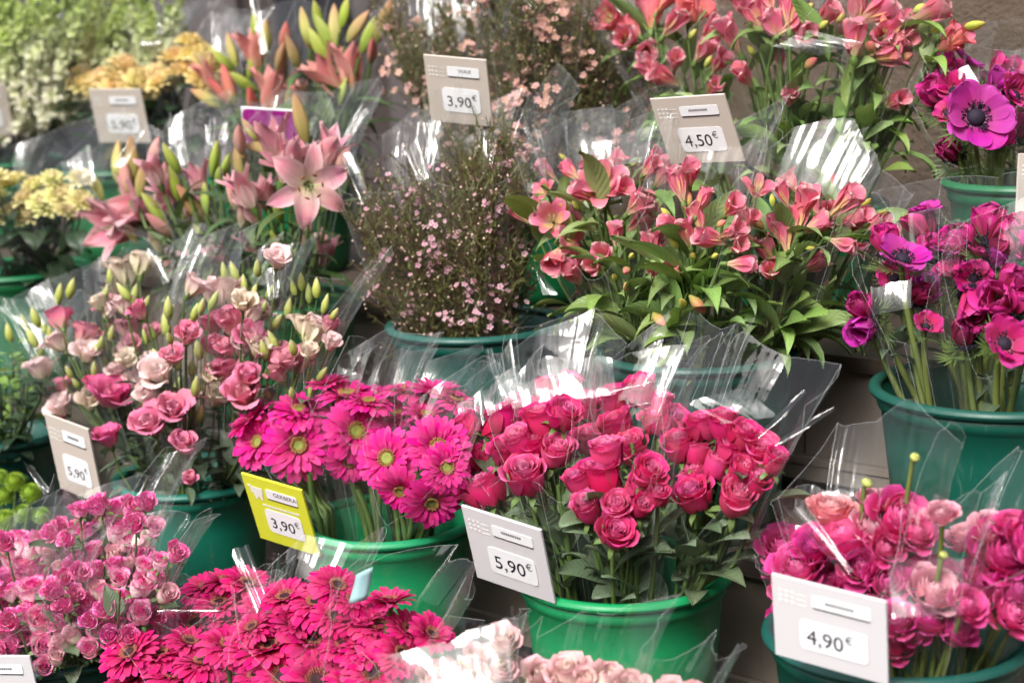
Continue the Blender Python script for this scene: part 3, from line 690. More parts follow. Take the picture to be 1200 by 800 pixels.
# ------------------------------------------------------------------ bouquets
def clamp_in(P,B):
    c=B['c']; z=P.z-c.z
    if z<B['h']+.10:
        rin=B['rb']+(B['r']-.016-B['rb'])*max(0,min(1,z/B['h']))-.006
        if z>B['h']: rin+=(z-B['h'])*1.5
        d=Vector((P.x-c.x,P.y-c.y,0)); l=d.length
        if l>rin: P=Vector((c.x+d.x/l*rin,c.y+d.y/l*rin,P.z))
    return P
def tri(x): x=(x/(2*PI))%1.; return 4*abs(x-.5)-1
SHIFT={'lily_o':.25,'lily_h':.75,'alstro_open':.45,'alstro_half':.6,'alstro_bell':.65,'alstro_red':.6,'lily_':1.,'abud':1.,'lbud':1.2,'rbud':.5,'gerb':0.,'anem_cup':.45,'anem':.1,'chrys':0,'yellow':.35}
SCALE={'lbud': 0.72, 'gerb_hot': 1.4, 'gerb_pink': 1.36, 'rose_red': 1.26, 'rose_pink': 1.26, 'rose_pale': 1.15, 'spray': 1.1, 'spray_hot': 1.1, 'spray_pale': 1.1, 'ranun': 1.55, 'ranun_mag': 1.5, 'ranun_salmon': 1.3, 'ranun_pale': 1.35, 'lisi_pink': 1.28, 'lisi_pale': 1.3, 'lisi_deep': 1.25, 'lisi_cream': 1.3, 'lisi_dusty': 1.25, 'alstro_half': 1.4, 'alstro_bell': 1.45, 'yellow': 1.35, 'yellow_green': 1.2, 'abud': 0.8, 'abudg': 0.8, 'anem_cup': 1.1, 'alstro_open': 1.15, 'alstro_red': 1.2}
def shift_of(k):
    for q in sorted(SHIFT,key=len,reverse=True):
        if k.startswith(q): return SHIFT[q]
    return .3
def head(root,base,kind,P,d,r,g):
    v=KIND[kind][g.randrange(len(KIND[kind]))]; r*=SCALE.get(kind,1.)/norm_of(kind)*g.uniform(.9,1.1)
    q=d.to_track_quat('Z','Y').to_matrix().to_4x4()@Matrix.Rotation(g.uniform(0,2*PI),4,'Z')
    O=P-d*r*shift_of(kind)
    Mx=Matrix.Translation(O-base)@q@Matrix.Diagonal((r,r,r*g.uniform(.92,1.08),1))
    o=inst(v[0],v[1],root,Mx)
    for nm,me,m in v[2]: inst(nm,me,o,m)
    return O-d*r*.25
def bez(a,b,c,d,n=9):
    return [a*(1-t)**3+b*3*t*(1-t)**2+c*3*t*t*(1-t)+d*t**3 for t in [i/(n-1) for i in range(n)]]
def place_leaf(root,base,kind,P,d,size,g):
    me=LEAF[kind][g.randrange(len(LEAF[kind]))]
    d=d.normalized(); z=Vector((g.uniform(-.4,.4),g.uniform(-.4,.4),1)); z=z-d*z.dot(d)
    if z.length<.05: z=d.orthogonal()
    z.normalize(); x=d.cross(z)
    Mx=Matrix((x,d,z)).transposed().to_4x4()@Matrix.Scale(size,4); Mx.translation=P-base
    inst('leaf',me,root,Mx)
def sleeve(root,base,B,A,Mv,mn,g,dip,ratio_s=1.2,back=.05):
    """a stiff film cone of flat facets between sharp creases, its top cut in straight pointed steps"""
    m=MB(); ml=Mv.length; so=Vector((g.uniform(0,50),g.uniform(0,50),g.uniform(0,50)))
    N=g.randint(9,12); cr=[]
    for i in range(N):
        th=2*PI*(i+g.uniform(-.32,.32))/N; f=1+(1 if i%2 else -1)*g.uniform(.01,.085); st=1+g.uniform(-.045,.075)
        cr.append((th,f,st))
        if g.random()<.55: cr.append((th+g.uniform(.05,.11),f+g.choice((-1,1))*g.uniform(.05,.11),st+g.uniform(-.05,.02)))
    cr.sort()
    def top(th,st): return st-dip*max(0,math.sin(th))+back*max(0,-math.sin(th))+.04*abs(math.cos(th))**8
    def corner(c,s):
        th,f,st=c; s=.02+s*(top(th,st)-.02)
        rad=.028+(ml-.028)*min(s,1.15)**ratio_s; ff=(1+(f-1)*s**.8)*rad/ml
        cu=(.25+.75*abs(math.sin(37*f+11*st)))*max(0,-math.sin(th)+.15)*(max(0,s-.74)/.26)**2    # the free top curls back
        return base+A*s+Mv*(math.cos(th)*ff)+mn*(math.sin(th)*ff)-mn.normalized()*(cu*.55*min(ml,.085))
    e=MB()
    for i in range(len(cr)):
        c0,c1=cr[i],cr[(i+1)%len(cr)]; bl=g.uniform(-.02,.06)*ml; tw=g.uniform(-.012,.012)
        nar=abs((c1[0]-c0[0])%(2*PI))<.14; nu=1 if nar else 4; nv=12
        def fn(u,v,c0=c0,c1=c1,bl=bl,tw=tw):
            t=(u+1)/2; a,b_=corner(c0,v),corner(c1,v); q=a.lerp(b_,t)
            o=q-(base+A*v); o=o.normalized() if o.length>1e-5 else Vector((0,0,0))
            q=q+o*(bl*4*t*(1-t)*v+tw*math.sin(PI*t)*math.sin(7*v+so.x)*v)
            w=4*t*(1-t); q=q+noise.noise_vector(q*10+so)*.007*v*(.25+.75*w)
            return clamp_in(q,B)-base
        m.grid(fn,nu,nv)
        if g.random()<.25: e.tube([fn(-1,.35+.65*j/8) for j in range(9)],[.00028*min(1,.2+j*.2) for j in range(9)],3,cap=False)
        e.tube([fn(-1+2*j/3,1.) for j in range(4)],.00026,3,cap=False)
    for th0,sg in ((0.,1),(PI,-1)):               # sealed side seams
        wd=g.uniform(.007,.012); c=(th0,1.,1.)
        def fs(u,v):
            a=corner(c,.2+.8*v); return clamp_in(a+Mv.normalized()*sg*(wd*(u+1)/2*v-.004)+mn.normalized()*.003*(u+1)*math.sin(6*v+so.y),B)-base
        m.grid(fs,1,14)
    m.build('cellophane_sleeve',FILM,root)
    tag(e.build('edge_glint',EDGE_GLINT,root),kind='stuff')

def bouquet(name,label,group,bk,dp,L,Rr,heads=(),k=.5,ratio=.5,stem='stem',srad=.0026,leaf=None,nleaf=12,lsize=.08,dip=.1,
            face=(.5,.5,.3),film=True,extra=None,lr=(.3,.85),fill=0,auto=None,taper=1.2,back=.05,lout=.8):
    dip=dip+.14; back+=.03 if BK[bk]['row']!=4 else -.04
    g=random.Random(sum(ord(ch) for ch in label)); B=BK[bk]; p0=PROW[B['row']]+dp
    PL=at(*L,p0); PR=at(*Rr,p0); T=(PL+PR)/2; Mv=(PR-PL)/2
    off=T-B['c']; off.z=0; off*=.35
    if off.length>.055: off*=.055/off.length
    base=B['c']+off+Vector((0,0,.02)); A=T-base
    mn=Mv.cross(A).normalized()
    if mn.dot(-fw)<0: mn=-mn
    mn*=max(.03,ratio*Mv.length)
    root=empty(name,base); tag(root,label,'bouquet',group); BQ[label]=root
    stems=[]; placed=[]
    heads=list(heads)
    if auto:
        n,s0,kinds,lo,hi=auto; q0=[(h[0],h[1]) for h in heads]
        for i in range(n*6):
            if n<=0: break
            a=g.uniform(0,2*PI); q=math.sqrt(g.random())*.92; sg=g.uniform(lo,hi)
            W=base+A*sg+(Mv*math.cos(a)+mn*math.sin(a))*q*(.35+.65*sg); dd=(W-EYE); z_=dd.dot(fw)
            px,py=600+F*dd.dot(rt)/z_,400-F*dd.dot(up)/z_
            if any(math.hypot(px-x,py-y)<s0*.52 for x,y in q0): continue
            q0.append((px,py)); heads.append((px,py,s0*g.uniform(.8,1.1),kinds[g.randrange(len(kinds))],None,W)); n-=1
    for hd in heads:
        px,py,s,kind=hd[:4]; P0=at(px,py,p0); dz=P0.z-(T.z-.10)
        lim=min(.06,mn.length*.75)
        P=at(px,py,p0+max(-lim,min(lim,k*dz))+g.uniform(-.008,.008))
        if len(hd)>5 and isinstance(hd[5],float): P-=ray(px,py)*hd[5]
        D=depth(P); r=s/2*D/F
        if len(hd)>5 and not isinstance(hd[5],float): P=hd[5]; D=depth(P); r=s/2*D/F
        cen=base+A*max(0,min(1,(P-base).dot(A)/A.dot(A))); ow=(P-cen); ow=ow.normalized() if ow.length>.005 else Vector((0,0,1))
        if len(hd)>4 and hd[4]: e=hd[4]; d=rt*e[0]+up*e[1]-fw*e[2]
        else:
            d=Vector((0,0,face[0]))-fw*face[1]+ow*face[2]+Vector((g.gauss(0,.14),g.gauss(0,.14),g.gauss(0,.10)))
        d.normalize(); E=head(root,base,kind,P,d,r,g)
        jb=Vector((g.uniform(-.02,.02),g.uniform(-.02,.02),0)); ln=(E-base).length
        lat=(E-base)-A*((E-base).dot(A)/A.dot(A))
        bb=kind.endswith('bud') or 'bud' in kind or kind.startswith('rbud')
        dn=(d*.5+A.normalized()).normalized()
        pts=[clamp_in(q,B) for q in bez(base+jb,base+A*.35+lat*.1+jb,E-dn*ln*.28,E)]
        thin=.55 if kind in('lbud','abud','abudg') else 1.
        m=MB(); m.tube([q-base for q in pts],[srad*thin*(1.1-.3*i/8) for i in range(9)],6,cap=False)
        m.build('stem',Mt[stem],root); stems.append(pts)
    for i in range(fill):                            # headless stems inside the bunch
        a=g.uniform(0,2*PI); q=math.sqrt(g.random())*.7; E=base+A*g.uniform(.6,.8)+Mv*math.cos(a)*q*.7+mn*math.sin(a)*q*.7
        stems.append([clamp_in(x,B) for x in bez(base,base+A*.3,base+A*.5,E)])
        m=MB(); m.tube([x-base for x in stems[-1]],srad*.9,5,cap=False); m.build('stem',Mt[stem],root)
    if leaf:
        zr=B['zr']
        for i in range(nleaf):
            for tr in range(8):
                st=stems[g.randrange(len(stems))]; t=g.uniform(*lr); j=min(7,int(t*8)); P=st[j].lerp(st[j+1],t*8-j)
                if P.z>zr-.03: break
            sd=(st[j+1]-st[j]).normalized(); ax=sd.orthogonal().normalized(); a=g.uniform(0,2*PI)
            side=(Matrix.Rotation(a,3,sd)@ax)
            place_leaf(root,base,leaf,P,sd*.6+side*lout,lsize*g.uniform(.65,1.25),g)
    if extra: extra(root,base,A,Mv,mn,g,B)
    if film: sleeve(root,base,B,A,Mv,mn,g,dip,taper,back)
    return root
BQ={}
def add_glint(key,quad,row,dp,aim=(0,0,0),curl=.0022):
    """a piece of film added for a highlight, turned to mirror the sun"""
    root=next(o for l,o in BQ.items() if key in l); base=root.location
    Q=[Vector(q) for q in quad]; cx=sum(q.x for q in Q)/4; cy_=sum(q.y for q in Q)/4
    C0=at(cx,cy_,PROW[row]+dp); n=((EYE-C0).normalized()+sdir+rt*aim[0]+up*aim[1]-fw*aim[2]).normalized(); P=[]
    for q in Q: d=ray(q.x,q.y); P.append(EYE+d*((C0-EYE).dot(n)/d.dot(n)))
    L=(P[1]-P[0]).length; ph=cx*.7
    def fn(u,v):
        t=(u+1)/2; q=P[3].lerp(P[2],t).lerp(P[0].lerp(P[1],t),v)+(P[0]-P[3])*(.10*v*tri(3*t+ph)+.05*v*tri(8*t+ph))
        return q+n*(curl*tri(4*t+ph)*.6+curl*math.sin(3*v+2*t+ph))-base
    b=MB(); b.grid(fn,16,8); b.build('glint_flap',FILM_GLINT,root)
def H_(kind,*pts): return [(p[0],p[1],p[2],kind)+tuple(p[3:]) for p in pts]

# ---- fine-branched fillers: counted by nobody, joined as stuff parts
def wax_extra(petal_key,nst=16,nfl=200,nbud=220,nnee=1500,top=.9,lo=.45,hi=.98,fs=.0038):
    def ex(root,base,A,Mv,mn,g,B):
        tw=MB();nd=MB();fl=MB();bd=MB(); tips=[]
        for i in range(int(nst*1.7)):
            a=g.uniform(0,2*PI); q=math.sqrt(g.random())*.88
            E=base+A*top*g.uniform(.78,1.05)+Mv*math.cos(a)*q+mn*math.sin(a)*q
            pts=[clamp_in(x+Vector((g.uniform(-1,1),g.uniform(-1,1),0))*.006,B)-base for x in bez(base,base+A*.35,E-A*.3,E,8)]
            tw.tube(pts,[.0022-.0012*j/7 for j in range(8)],4,cap=False)
            for s_ in range(38):
                j=g.uniform(1.6,6.9); i0=int(j); P=pts[i0].lerp(pts[i0+1],j-i0); d=(pts[i0+1]-pts[i0]).normalized()
                d=(d+Vector((g.gauss(0,.5),g.gauss(0,.5),g.gauss(0,.25)))).normalized(); l=g.uniform(.03,.085)
                q1=P+d*l*.5; q2=P+d*l+Vector((g.gauss(0,.006),g.gauss(0,.006),.008)); tw.tube([P,q1,q2],[.0009,.0007,.0004],3,cap=False)
                tips.append((q1,d)); tips.append((q2,d))
        H0=A.length
        for i in range(nnee*9):
            q,d=tips[g.randrange(len(tips))]; P=q-d*g.uniform(0,.045); e=(d*.7+Vector((g.gauss(0,.6),g.gauss(0,.6),g.gauss(0,.5)))).normalized()*g.uniform(.008,.02)
            x=e.cross(Vector((.3,.7,.2)))  .normalized()*.0009; nd.add([P-x,P+x,P+e],[(0,1,2)])
        cand=[t for t in tips if lo*H0<(t[0].dot(A)/A.length)<hi*H0]
        left=0
        for i in range(int(nfl*2.)):
            if left<=0: q,d=cand[g.randrange(len(cand))]; left=g.choice((1,2,3,5,8,11))
            left-=1; c=q+Vector((g.gauss(0,.009),g.gauss(0,.009),g.gauss(0,.010)))
            n_=(d+Vector((g.gauss(0,.5),g.gauss(0,.5),g.gauss(0,.5)))-fw*.5).normalized(); Q=n_.to_track_quat('Z','Y').to_matrix().to_4x4(); Q.translation=c
            s=fs*g.uniform(.7,1.25); tn=g.random()*.6
            for p_ in range(5):
                an=p_*1.2566; vs=[]
                for rr,da,zz in ((.3,-.5,0),(.95,-.52,.15),(1.15,0,.22),(.95,.52,.15),(.3,.5,0)): vs.append((rr*s*math.cos(an+da),rr*s*math.sin(an+da),zz*s))
                fl.add(vs,[(0,1,2,3,4)],[(.5,.2),(.3,.8),(.5,1),(.7,.8),(.5,.2)],Q,tn)
            fl.add([(s*.42*math.cos(a_*1.2566),s*.42*math.sin(a_*1.2566),.12*s) for a_ in range(5)],[(0,1,2,3,4)],[(.5,0)]*5,Q,1.)
        for i in range(int(nbud*2.2)):
            q,d=tips[g.randrange(len(tips))]; c=q+Vector((g.gauss(0,.006),g.gauss(0,.006),g.gauss(0,.006))); r=g.uniform(.0013,.0026)
            bd.add([c+Vector(v)*r for v in ((1,0,0),(-1,0,0),(0,1,0),(0,-1,0),(0,0,1.2),(0,0,-1.2))],[(0,2,4),(2,1,4),(1,3,4),(3,0,4),(2,0,5),(1,2,5),(3,1,5),(0,3,5)])
        for nm,b_,mt,smo in (('twigs',tw,'twig',True),('needle_leaves',nd,'needle',False),('small_blossoms',fl,petal_key,False),('round_buds',bd,'waxbud',True)):
            tag(b_.build(nm,Mt[mt],root,smo),kind='stuff')
    return ex
def stock_extra(root,base,A,Mv,mn,g,B):
    fl=MB()
    for i in range(13):
        a=i*2*PI/9; q=.8 if i<9 else .3
        E=base+A*g.uniform(.9,1.12)+Mv*math.cos(a)*q+mn*math.sin(a)*q
        pts=[clamp_in(x,B)-base for x in bez(base,base+A*.35,E-A*.25,E,9)]
        m=MB(); m.tube(pts,[.003-.001*j/8 for j in range(9)],5); m.build('stem',Mt['stem'],root)
        for f_ in range(60):
            t=3.6+4.3*f_/60; i0=min(7,int(t)); P=pts[i0].lerp(pts[i0+1],t-i0); young=(t-3.6)/4.4
            d=(Vector((g.gauss(0,1),g.gauss(0,1),.3))).normalized(); r=.024*(1-.58*young)
            Q=d.to_track_quat('Z','Y').to_matrix().to_4x4(); Q.translation=P+d*r*1.1
            for p_ in range(5): fl.grid(petal(r*1.2,r*.55,RND,wrap=r*2,roll=-.5,ruf=r*.15,ph=g.random()*6),2,2,Q@PM(p_*1.2566+g.random(),g.uniform(25,80),0,0),tone=max(0,min(1,young*1.6-.5+g.uniform(-.2,.2))))
    tag(fl.build('small_blossoms',Mt['stock'],root),kind='stuff')
def foliage_extra(leafk,n,size,lo=.35):
    def ex(root,base,A,Mv,mn,g,B):
        for i in range(8):
            a=g.uniform(0,2*PI); q=math.sqrt(g.random())*.8; E=base+A*g.uniform(.8,1.)+Mv*math.cos(a)*q+mn*math.sin(a)*q
            pts=[clamp_in(x,B) for x in bez(base,base+A*.35,E-A*.25,E,9)]
            m=MB(); m.tube([x-base for x in pts],.0022,5); m.build('stem',Mt['stem_dark'],root)
            for j in range(n):
                t=g.uniform(lo,1)*8; i0=min(7,int(t)); P=pts[i0].lerp(pts[i0+1],t-i0)
                place_leaf(root,base,leafk,P,Vector((g.gauss(0,1),g.gauss(0,1),g.uniform(.0,1.))),size*g.uniform(.6,1.2),g)
    return ex

# ---- deep pink roses, bright green bucket
G='rose bouquets in the bright green bucket'
ROSE=dict(auto=None,k=.55,leaf='rose',nleaf=26,lsize=.062,face=(.8,.42,.34),lr=(.3,.9),srad=.003,fill=4,lout=.5)
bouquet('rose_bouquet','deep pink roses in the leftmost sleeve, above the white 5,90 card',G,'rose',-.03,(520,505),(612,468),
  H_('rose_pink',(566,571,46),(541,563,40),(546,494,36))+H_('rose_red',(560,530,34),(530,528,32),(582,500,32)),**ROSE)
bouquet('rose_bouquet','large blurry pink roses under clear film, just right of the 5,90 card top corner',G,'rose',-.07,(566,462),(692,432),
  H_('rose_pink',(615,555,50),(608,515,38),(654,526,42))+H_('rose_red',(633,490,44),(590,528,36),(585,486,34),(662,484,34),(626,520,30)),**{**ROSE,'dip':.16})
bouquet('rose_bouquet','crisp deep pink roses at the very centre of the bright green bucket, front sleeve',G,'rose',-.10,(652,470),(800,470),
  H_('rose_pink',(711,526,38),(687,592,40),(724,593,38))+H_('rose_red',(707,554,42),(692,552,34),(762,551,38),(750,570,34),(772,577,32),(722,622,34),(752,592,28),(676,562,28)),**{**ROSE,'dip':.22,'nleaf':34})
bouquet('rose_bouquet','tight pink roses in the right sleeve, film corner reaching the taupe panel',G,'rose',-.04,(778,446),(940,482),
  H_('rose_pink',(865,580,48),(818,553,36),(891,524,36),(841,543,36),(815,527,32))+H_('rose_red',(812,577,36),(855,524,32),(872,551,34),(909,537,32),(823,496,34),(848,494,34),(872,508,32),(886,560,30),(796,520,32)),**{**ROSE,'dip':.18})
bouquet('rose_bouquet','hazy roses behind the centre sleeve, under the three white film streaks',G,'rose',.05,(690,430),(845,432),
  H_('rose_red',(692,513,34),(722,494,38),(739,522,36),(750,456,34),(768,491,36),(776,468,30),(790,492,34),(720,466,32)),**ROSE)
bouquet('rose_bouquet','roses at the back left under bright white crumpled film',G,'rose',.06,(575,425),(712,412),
  H_('rose_red',(684,474,34),(650,468,34),(612,478,34),(640,452,30),(668,446,30))+H_('rose_pink',(590,500,32)),**ROSE)

# ---- magenta gerberas
G='magenta gerbera bouquets'
GB=dict(auto=None,k=.35,srad=.0045,stem='stem',face=(.35,.75,.25),ratio=.45,fill=4)
bouquet('gerbera_bouquet','magenta gerberas with yellow centres right above the yellow 3,90 card',G,'gerb',-.07,(232,520),(402,436),
  H_('gerb_pink',(350,522,60,(.1,.15,1)),(303,518,54,(-.5,.3,.8)),(351,482,56,(.0,.85,.5)),(296,491,54,(-.6,.75,.2))),**GB)
bouquet('gerbera_bouquet','magenta gerberas in the middle sleeve, just right of the yellow card bunch',G,'gerb',-.03,(366,430),(480,442),
  H_('gerb_pink',(417,505,56,(.3,.2,.9)),(410,540,46,(0,-.35,.9)),(406,463,52,(0,.92,.3)),(384,450,44,(-.2,.95,.15)),(432,472,48,(.1,.9,.3))),**GB)
bouquet('gerbera_bouquet','magenta gerberas bending forward in the right sleeve beside the rose bouquets',G,'gerb',-.08,(428,505),(560,488),
  H_('gerb_pink',(454,537,60,(-.25,.2,.9)),(513,524,58,(.15,.4,.85)),(470,574,56,(-.3,-.5,.75)),(506,588,52,(.1,-.5,.8)),(523,548,48,(.3,.2,.8))),**{**GB,'dip':.2})
bouquet('gerbera_bouquet','magenta gerberas at the back of their bucket below the waxflower bucket',G,'gerb',.05,(432,440),(548,446),
  H_('gerb_pink',(440,466,50,(0,.95,.2)),(464,487,50,(-.1,.9,.35)),(511,462,50,(.1,.95,.15)),(500,488,48,(.1,.85,.4)),(534,470,44,(.3,.9,.2)),(480,458,46,(0,.97,.15))),**GB)

# ---- lisianthus
G='lisianthus bouquets in the sea green bucket'
LS=dict(auto=(13,28,('lisi_pink','lisi_pale','lisi_cream','lisi_pale','lbud','lbud','lbud','lbud','lbud'),.62,1.02),k=.35,leaf='grey',nleaf=40,lsize=.06,face=(.95,.22,.42),srad=.0019,lr=(.35,.8),dip=.06,fill=4)
B_='lbud'
bouquet('lisianthus_bouquet','pale lisianthus with many green buds, outermost left sleeve',G,'lisi',-.03,(2,372),(128,338),
  H_('lisi_pale',(49,437,34),(71,404,32),(102,416,28))+H_('lisi_dusty',(98,398,34),(76,455,24))+H_('lisi_cream',(106,472,32))+H_('lisi_deep',(132,467,42),(108,452,22))
  +H_(B_,(89,449,22),(81,436,22),(111,413,22),(118,402,24),(59,391,22),(52,384,20),(69,346,26),(83,338,26),(123,346,30),(47,410,18),(92,470,18)),**LS)
bouquet('lisianthus_bouquet','dusty pink lisianthus behind film between the cream cluster and the green buds',G,'lisi',.03,(98,330),(200,316),
  H_('lisi_dusty',(135,370,38),(151,388,38),(158,408,30),(178,392,26))+H_('lisi_cream',(149,324,42),(166,314,36),(140,340,32))+H_(B_,(128,430,26),(170,396,22),(135,346,22),(172,354,20)),**LS)
bouquet('lisianthus_bouquet','four light pink lisianthus heads in the middle sleeve above the teal rim',G,'lisi',-.08,(140,345),(250,335),
  H_('lisi_pale',(189,441,38),(178,465,36))+H_('lisi_pink',(203,483,38),(177,500,40),(216,524,34),(219,396,32),(203,420,30),(223,563,20))+H_('lisi_deep',(128,515,30))
  +H_(B_,(194,380,30),(197,360,28),(170,395,22),(184,418,26),(209,428,24),(229,366,28),(236,360,26),(233,410,30),(175,448,24),(222,380,22),(180,390,18)),**LS)
bouquet('lisianthus_bouquet','rosy lisianthus stacked in a column below two pale heads, right of centre',G,'lisi',-.02,(240,322),(334,312),
  H_('lisi_pale',(263,347,44),(297,371,36),(284,410,34),(252,350,30))+H_('lisi_pink',(275,384,36),(265,439,36),(291,444,32),(286,466,38),(294,398,30),(268,412,30),(250,384,30))
  +H_(B_,(263,320,26),(275,319,26),(286,334,26),(297,346,26),(317,341,24),(287,393,26),(285,427,26),(310,360,20)),**LS)
bouquet('lisianthus_bouquet','cream and dusty lisianthus in the far right sleeve by the green lily bucket',G,'lisi',-.02,(312,372),(412,342),
  H_('lisi_cream',(365,396,38),(354,384,28))+H_('lisi_dusty',(324,420,36),(340,425,36),(385,384,26),(330,440,30),(352,430,26))+H_(B_,(353,330,26),(344,337,24),(371,337,26),(338,361,28),(381,357,26),(362,345,24),(392,368,24)),**LS)

# ---- foliage at the left edge, lime chrysanthemums
bouquet('foliage_bouquet','bright and dark green leafy foliage at the left edge under the lisianthus','left edge foliage bunches','foli',-.02,(-70,395),(52,405),extra=foliage_extra('bright',16,.035),dip=.05)
bouquet('foliage_bouquet','dark leafy foliage low at the left edge behind the grey 5,90 card','left edge foliage bunches','foli',-.07,(-40,425),(62,440),extra=foliage_extra('dark',14,.035),dip=.05,film=False)
bouquet('chrysanthemum_bouquet','lime green pompon chrysanthemums at the left edge under a hazy sleeve','lime chrysanthemum bunches','chry',.12,(-40,600),(74,572),
  H_('chrys',(18,565,28),(4,582,26),(0,560,24),(36,578,26),(28,602,26),(8,610,28),(48,604,24),(-12,575,28)),leaf='bright',nleaf=10,lsize=.03,face=(.8,.4,.2),dip=.0)

# ---- ranunculus
G='ranunculus bouquets in the teal bucket'
RN=dict(auto=(6,46,('ranun','ranun_mag','ranun'),.70,.86),k=.45,stem='stem_yellow',srad=.0032,face=(.55,.6,.35),leaf=None,fill=3)
bouquet('ranunculus_bouquet','magenta ranunculus in the left sleeve behind the top of the 4,90 card',G,'ranu',-.02,(884,625),(968,604),
  H_('ranun_mag',(918,637,52),(912,662,36),(944,642,34))+H_('ranun',(946,664,38),(962,640,34))+H_('rbud',(928,650,15)),**RN)
bouquet('ranunculus_bouquet','pink ranunculus with one salmon flower, large front sleeve right of centre',G,'ranu',-.07,(912,590),(1105,545),
  H_('ranun_salmon',(975,594,52))+H_('ranun',(989,624,60),(1009,662,50),(1056,604,54),(1077,622,40),(1040,640,40))+H_('ranun_pale',(1026,616,52),(1023,584,36),(1046,588,32))+H_('ranun_mag',(1000,645,40))
  +H_('rbud',(1016,566,15),(1072,536,15)),**{**RN,'dip':.2})
bouquet('ranunculus_bouquet','single pale salmon ranunculus under a milky fold of film, front right',G,'ranu',-.10,(1030,660),(1160,640),
  H_('ranun_pale',(1097,690,60))+H_('ranun_mag',(1090,724,36),(1075,742,26))+H_('ranun_pale',(1104,600,36))+H_('rbud',(1106,650,14)),**{**RN,'dip':.02})
bouquet('ranunculus_bouquet','magenta and lilac ranunculus at the right edge of the photo, teal bucket',G,'ranu',-.03,(1098,598),(1260,592),
  H_('ranun_mag',(1180,645,60),(1195,690,46),(1144,666,42),(1210,630,50))+H_('ranun_pale',(1134,626,46),(1164,618,44))+H_('ranun',(1150,640,36),(1190,612,36))+H_('rbud',(1146,630,15),(1175,621,15)),**RN)

# ---- anemones
G='anemone bouquets'
AN=dict(leaf='grey',nleaf=12,lsize=.05,lr=(.6,.95),auto=(2,42,('anem_cup','anem_mag','anem_cup_dark','anem_cup_purple'),.72,.92),k=.4,stem='stem_yellow',srad=.0046,face=(.6,.5,.35))
bouquet('anemone_bouquet','purple and magenta anemones on curved stems, left sleeve of the right teal bucket',G,'anem',-.06,(998,300),(1110,285),
  H_('anem_purple',(1058,301,70,(.05,.8,.6),.04))+H_('anem_mag',(1048,326,46,(-.2,.3,.9)))+H_('anem_cup_dark',(1080,345,32,(.3,.4,.8)))+H_('anem_cup',(1010,360,34,(-.4,.5,.6)),(1038,283,38,(-.4,.9,.2)))+H_('anem_cup_purple',(1012,386,36,(-.6,-.3,.6))),**{**AN,'dip':.2})
bouquet('anemone_bouquet','open dark eyed anemone low at the right edge with a drooping magenta one',G,'anem',-.08,(1105,290),(1245,300),
  H_('anem_mag',(1178,402,70,(.15,.3,.95),.04),(1141,326,50,(-.3,.2,.9)))+H_('anem_cup',(1142,358,46,(-.05,-.75,.6)),(1186,328,38),(1196,352,36))+H_('anem_purple',(1205,395,44)),**{**AN,'dip':.2})
bouquet('anemone_bouquet','tight magenta anemones with feathery greens at the back of the right teal bucket',G,'anem',.05,(1040,245),(1240,245),
  H_('anem_cup',(1122,287,50,(-.5,.8,.4)),(1178,281,46),(1160,262,44),(1080,262,38,(-.5,.8,.2)),(1092,290,34))+H_('anem_purple',(1115,292,52,(-.2,.9,.3)),(1085,248,38,(-.2,.9,.2)))+H_('anem_mag',(1194,270,44),(1150,300,40),(1190,300,40))+H_('anem_cup_purple',(1172,302,32)),**AN)
bouquet('anemone_bouquet','big open purple anemone facing out over the dark green bucket, top right',G,'anem_b',-.06,(1066,110),(1228,84),
  H_('anem_purple',(1144,137,86,(-.05,.12,1),.07))+H_('anem_mag',(1190,112,50,(.3,.3,.8)),(1117,106,46,(-.4,.6,.6)))+H_('anem_cup',(1096,108,34,(-.6,.5,.4)))+H_('anem_cup_dark',(1114,178,40,(-.5,.2,.6)))+H_('anem_cup_purple',(1172,96,34)),**{**AN,'dip':.14})
bouquet('anemone_bouquet','magenta anemones behind the big purple one against the brown wall',G,'anem_b',.04,(1085,62),(1236,52),
  H_('anem_purple',(1134,72,42,(.5,.7,.2)))+H_('anem_cup',(1104,80,34),(1172,82,36),(1120,92,34))+H_('anem_cup_dark',(1092,92,30),(1150,100,30))+H_('anem_mag',(1195,88,42),(1212,104,40)),**AN)

# ---- alstroemeria
G='alstroemeria bouquets'
AL=dict(auto=(6,28,('alstro_half','alstro_bell','alstro_bell','abud'),.66,.95),k=.4,leaf='alstro',nleaf=66,lsize=.10,face=(.5,.4,.6),srad=.0026,lr=(.45,.97),fill=6,lout=.42)
bouquet('alstroemeria_bouquet','coral alstroemeria with the widest open flower, left front sleeve beside the waxflower',G,'alst',-.07,(606,208),(778,150),
  H_('alstro_open',(647,257,46,(-.15,.2,.95)),(705,217,52,(-.05,.3,.95)),(666,279,38,(.3,-.1,.9)),(637,222,30,(-.4,.4,.6)),(628,244,30,(-.6,.2,.7)))
  +H_('alstro_half',(726,221,32,(.4,.3,.7)),(650,305,30,(-.3,-.6,.7)),(748,237,30),(708,300,30,(-.2,.3,.8)),(697,312,28,(-.4,.1,.8)),(608,247,26))+H_('alstro_bell',(722,270,24,(0,.9,.3)),(762,285,28,(0,.95,.25)),(666,199,20),(765,194,24))
  +H_('abud',(734,317,24,(-.3,-.3,.8)),(734,336,22,(0,-.6,.7)),(772,374,32,(.5,-.6,.5)))+H_('abudg',(690,235,20),(752,362,24),(720,325,20),(740,300,20),(675,240,20)),**{**AL,'dip':.22,'nleaf':61})
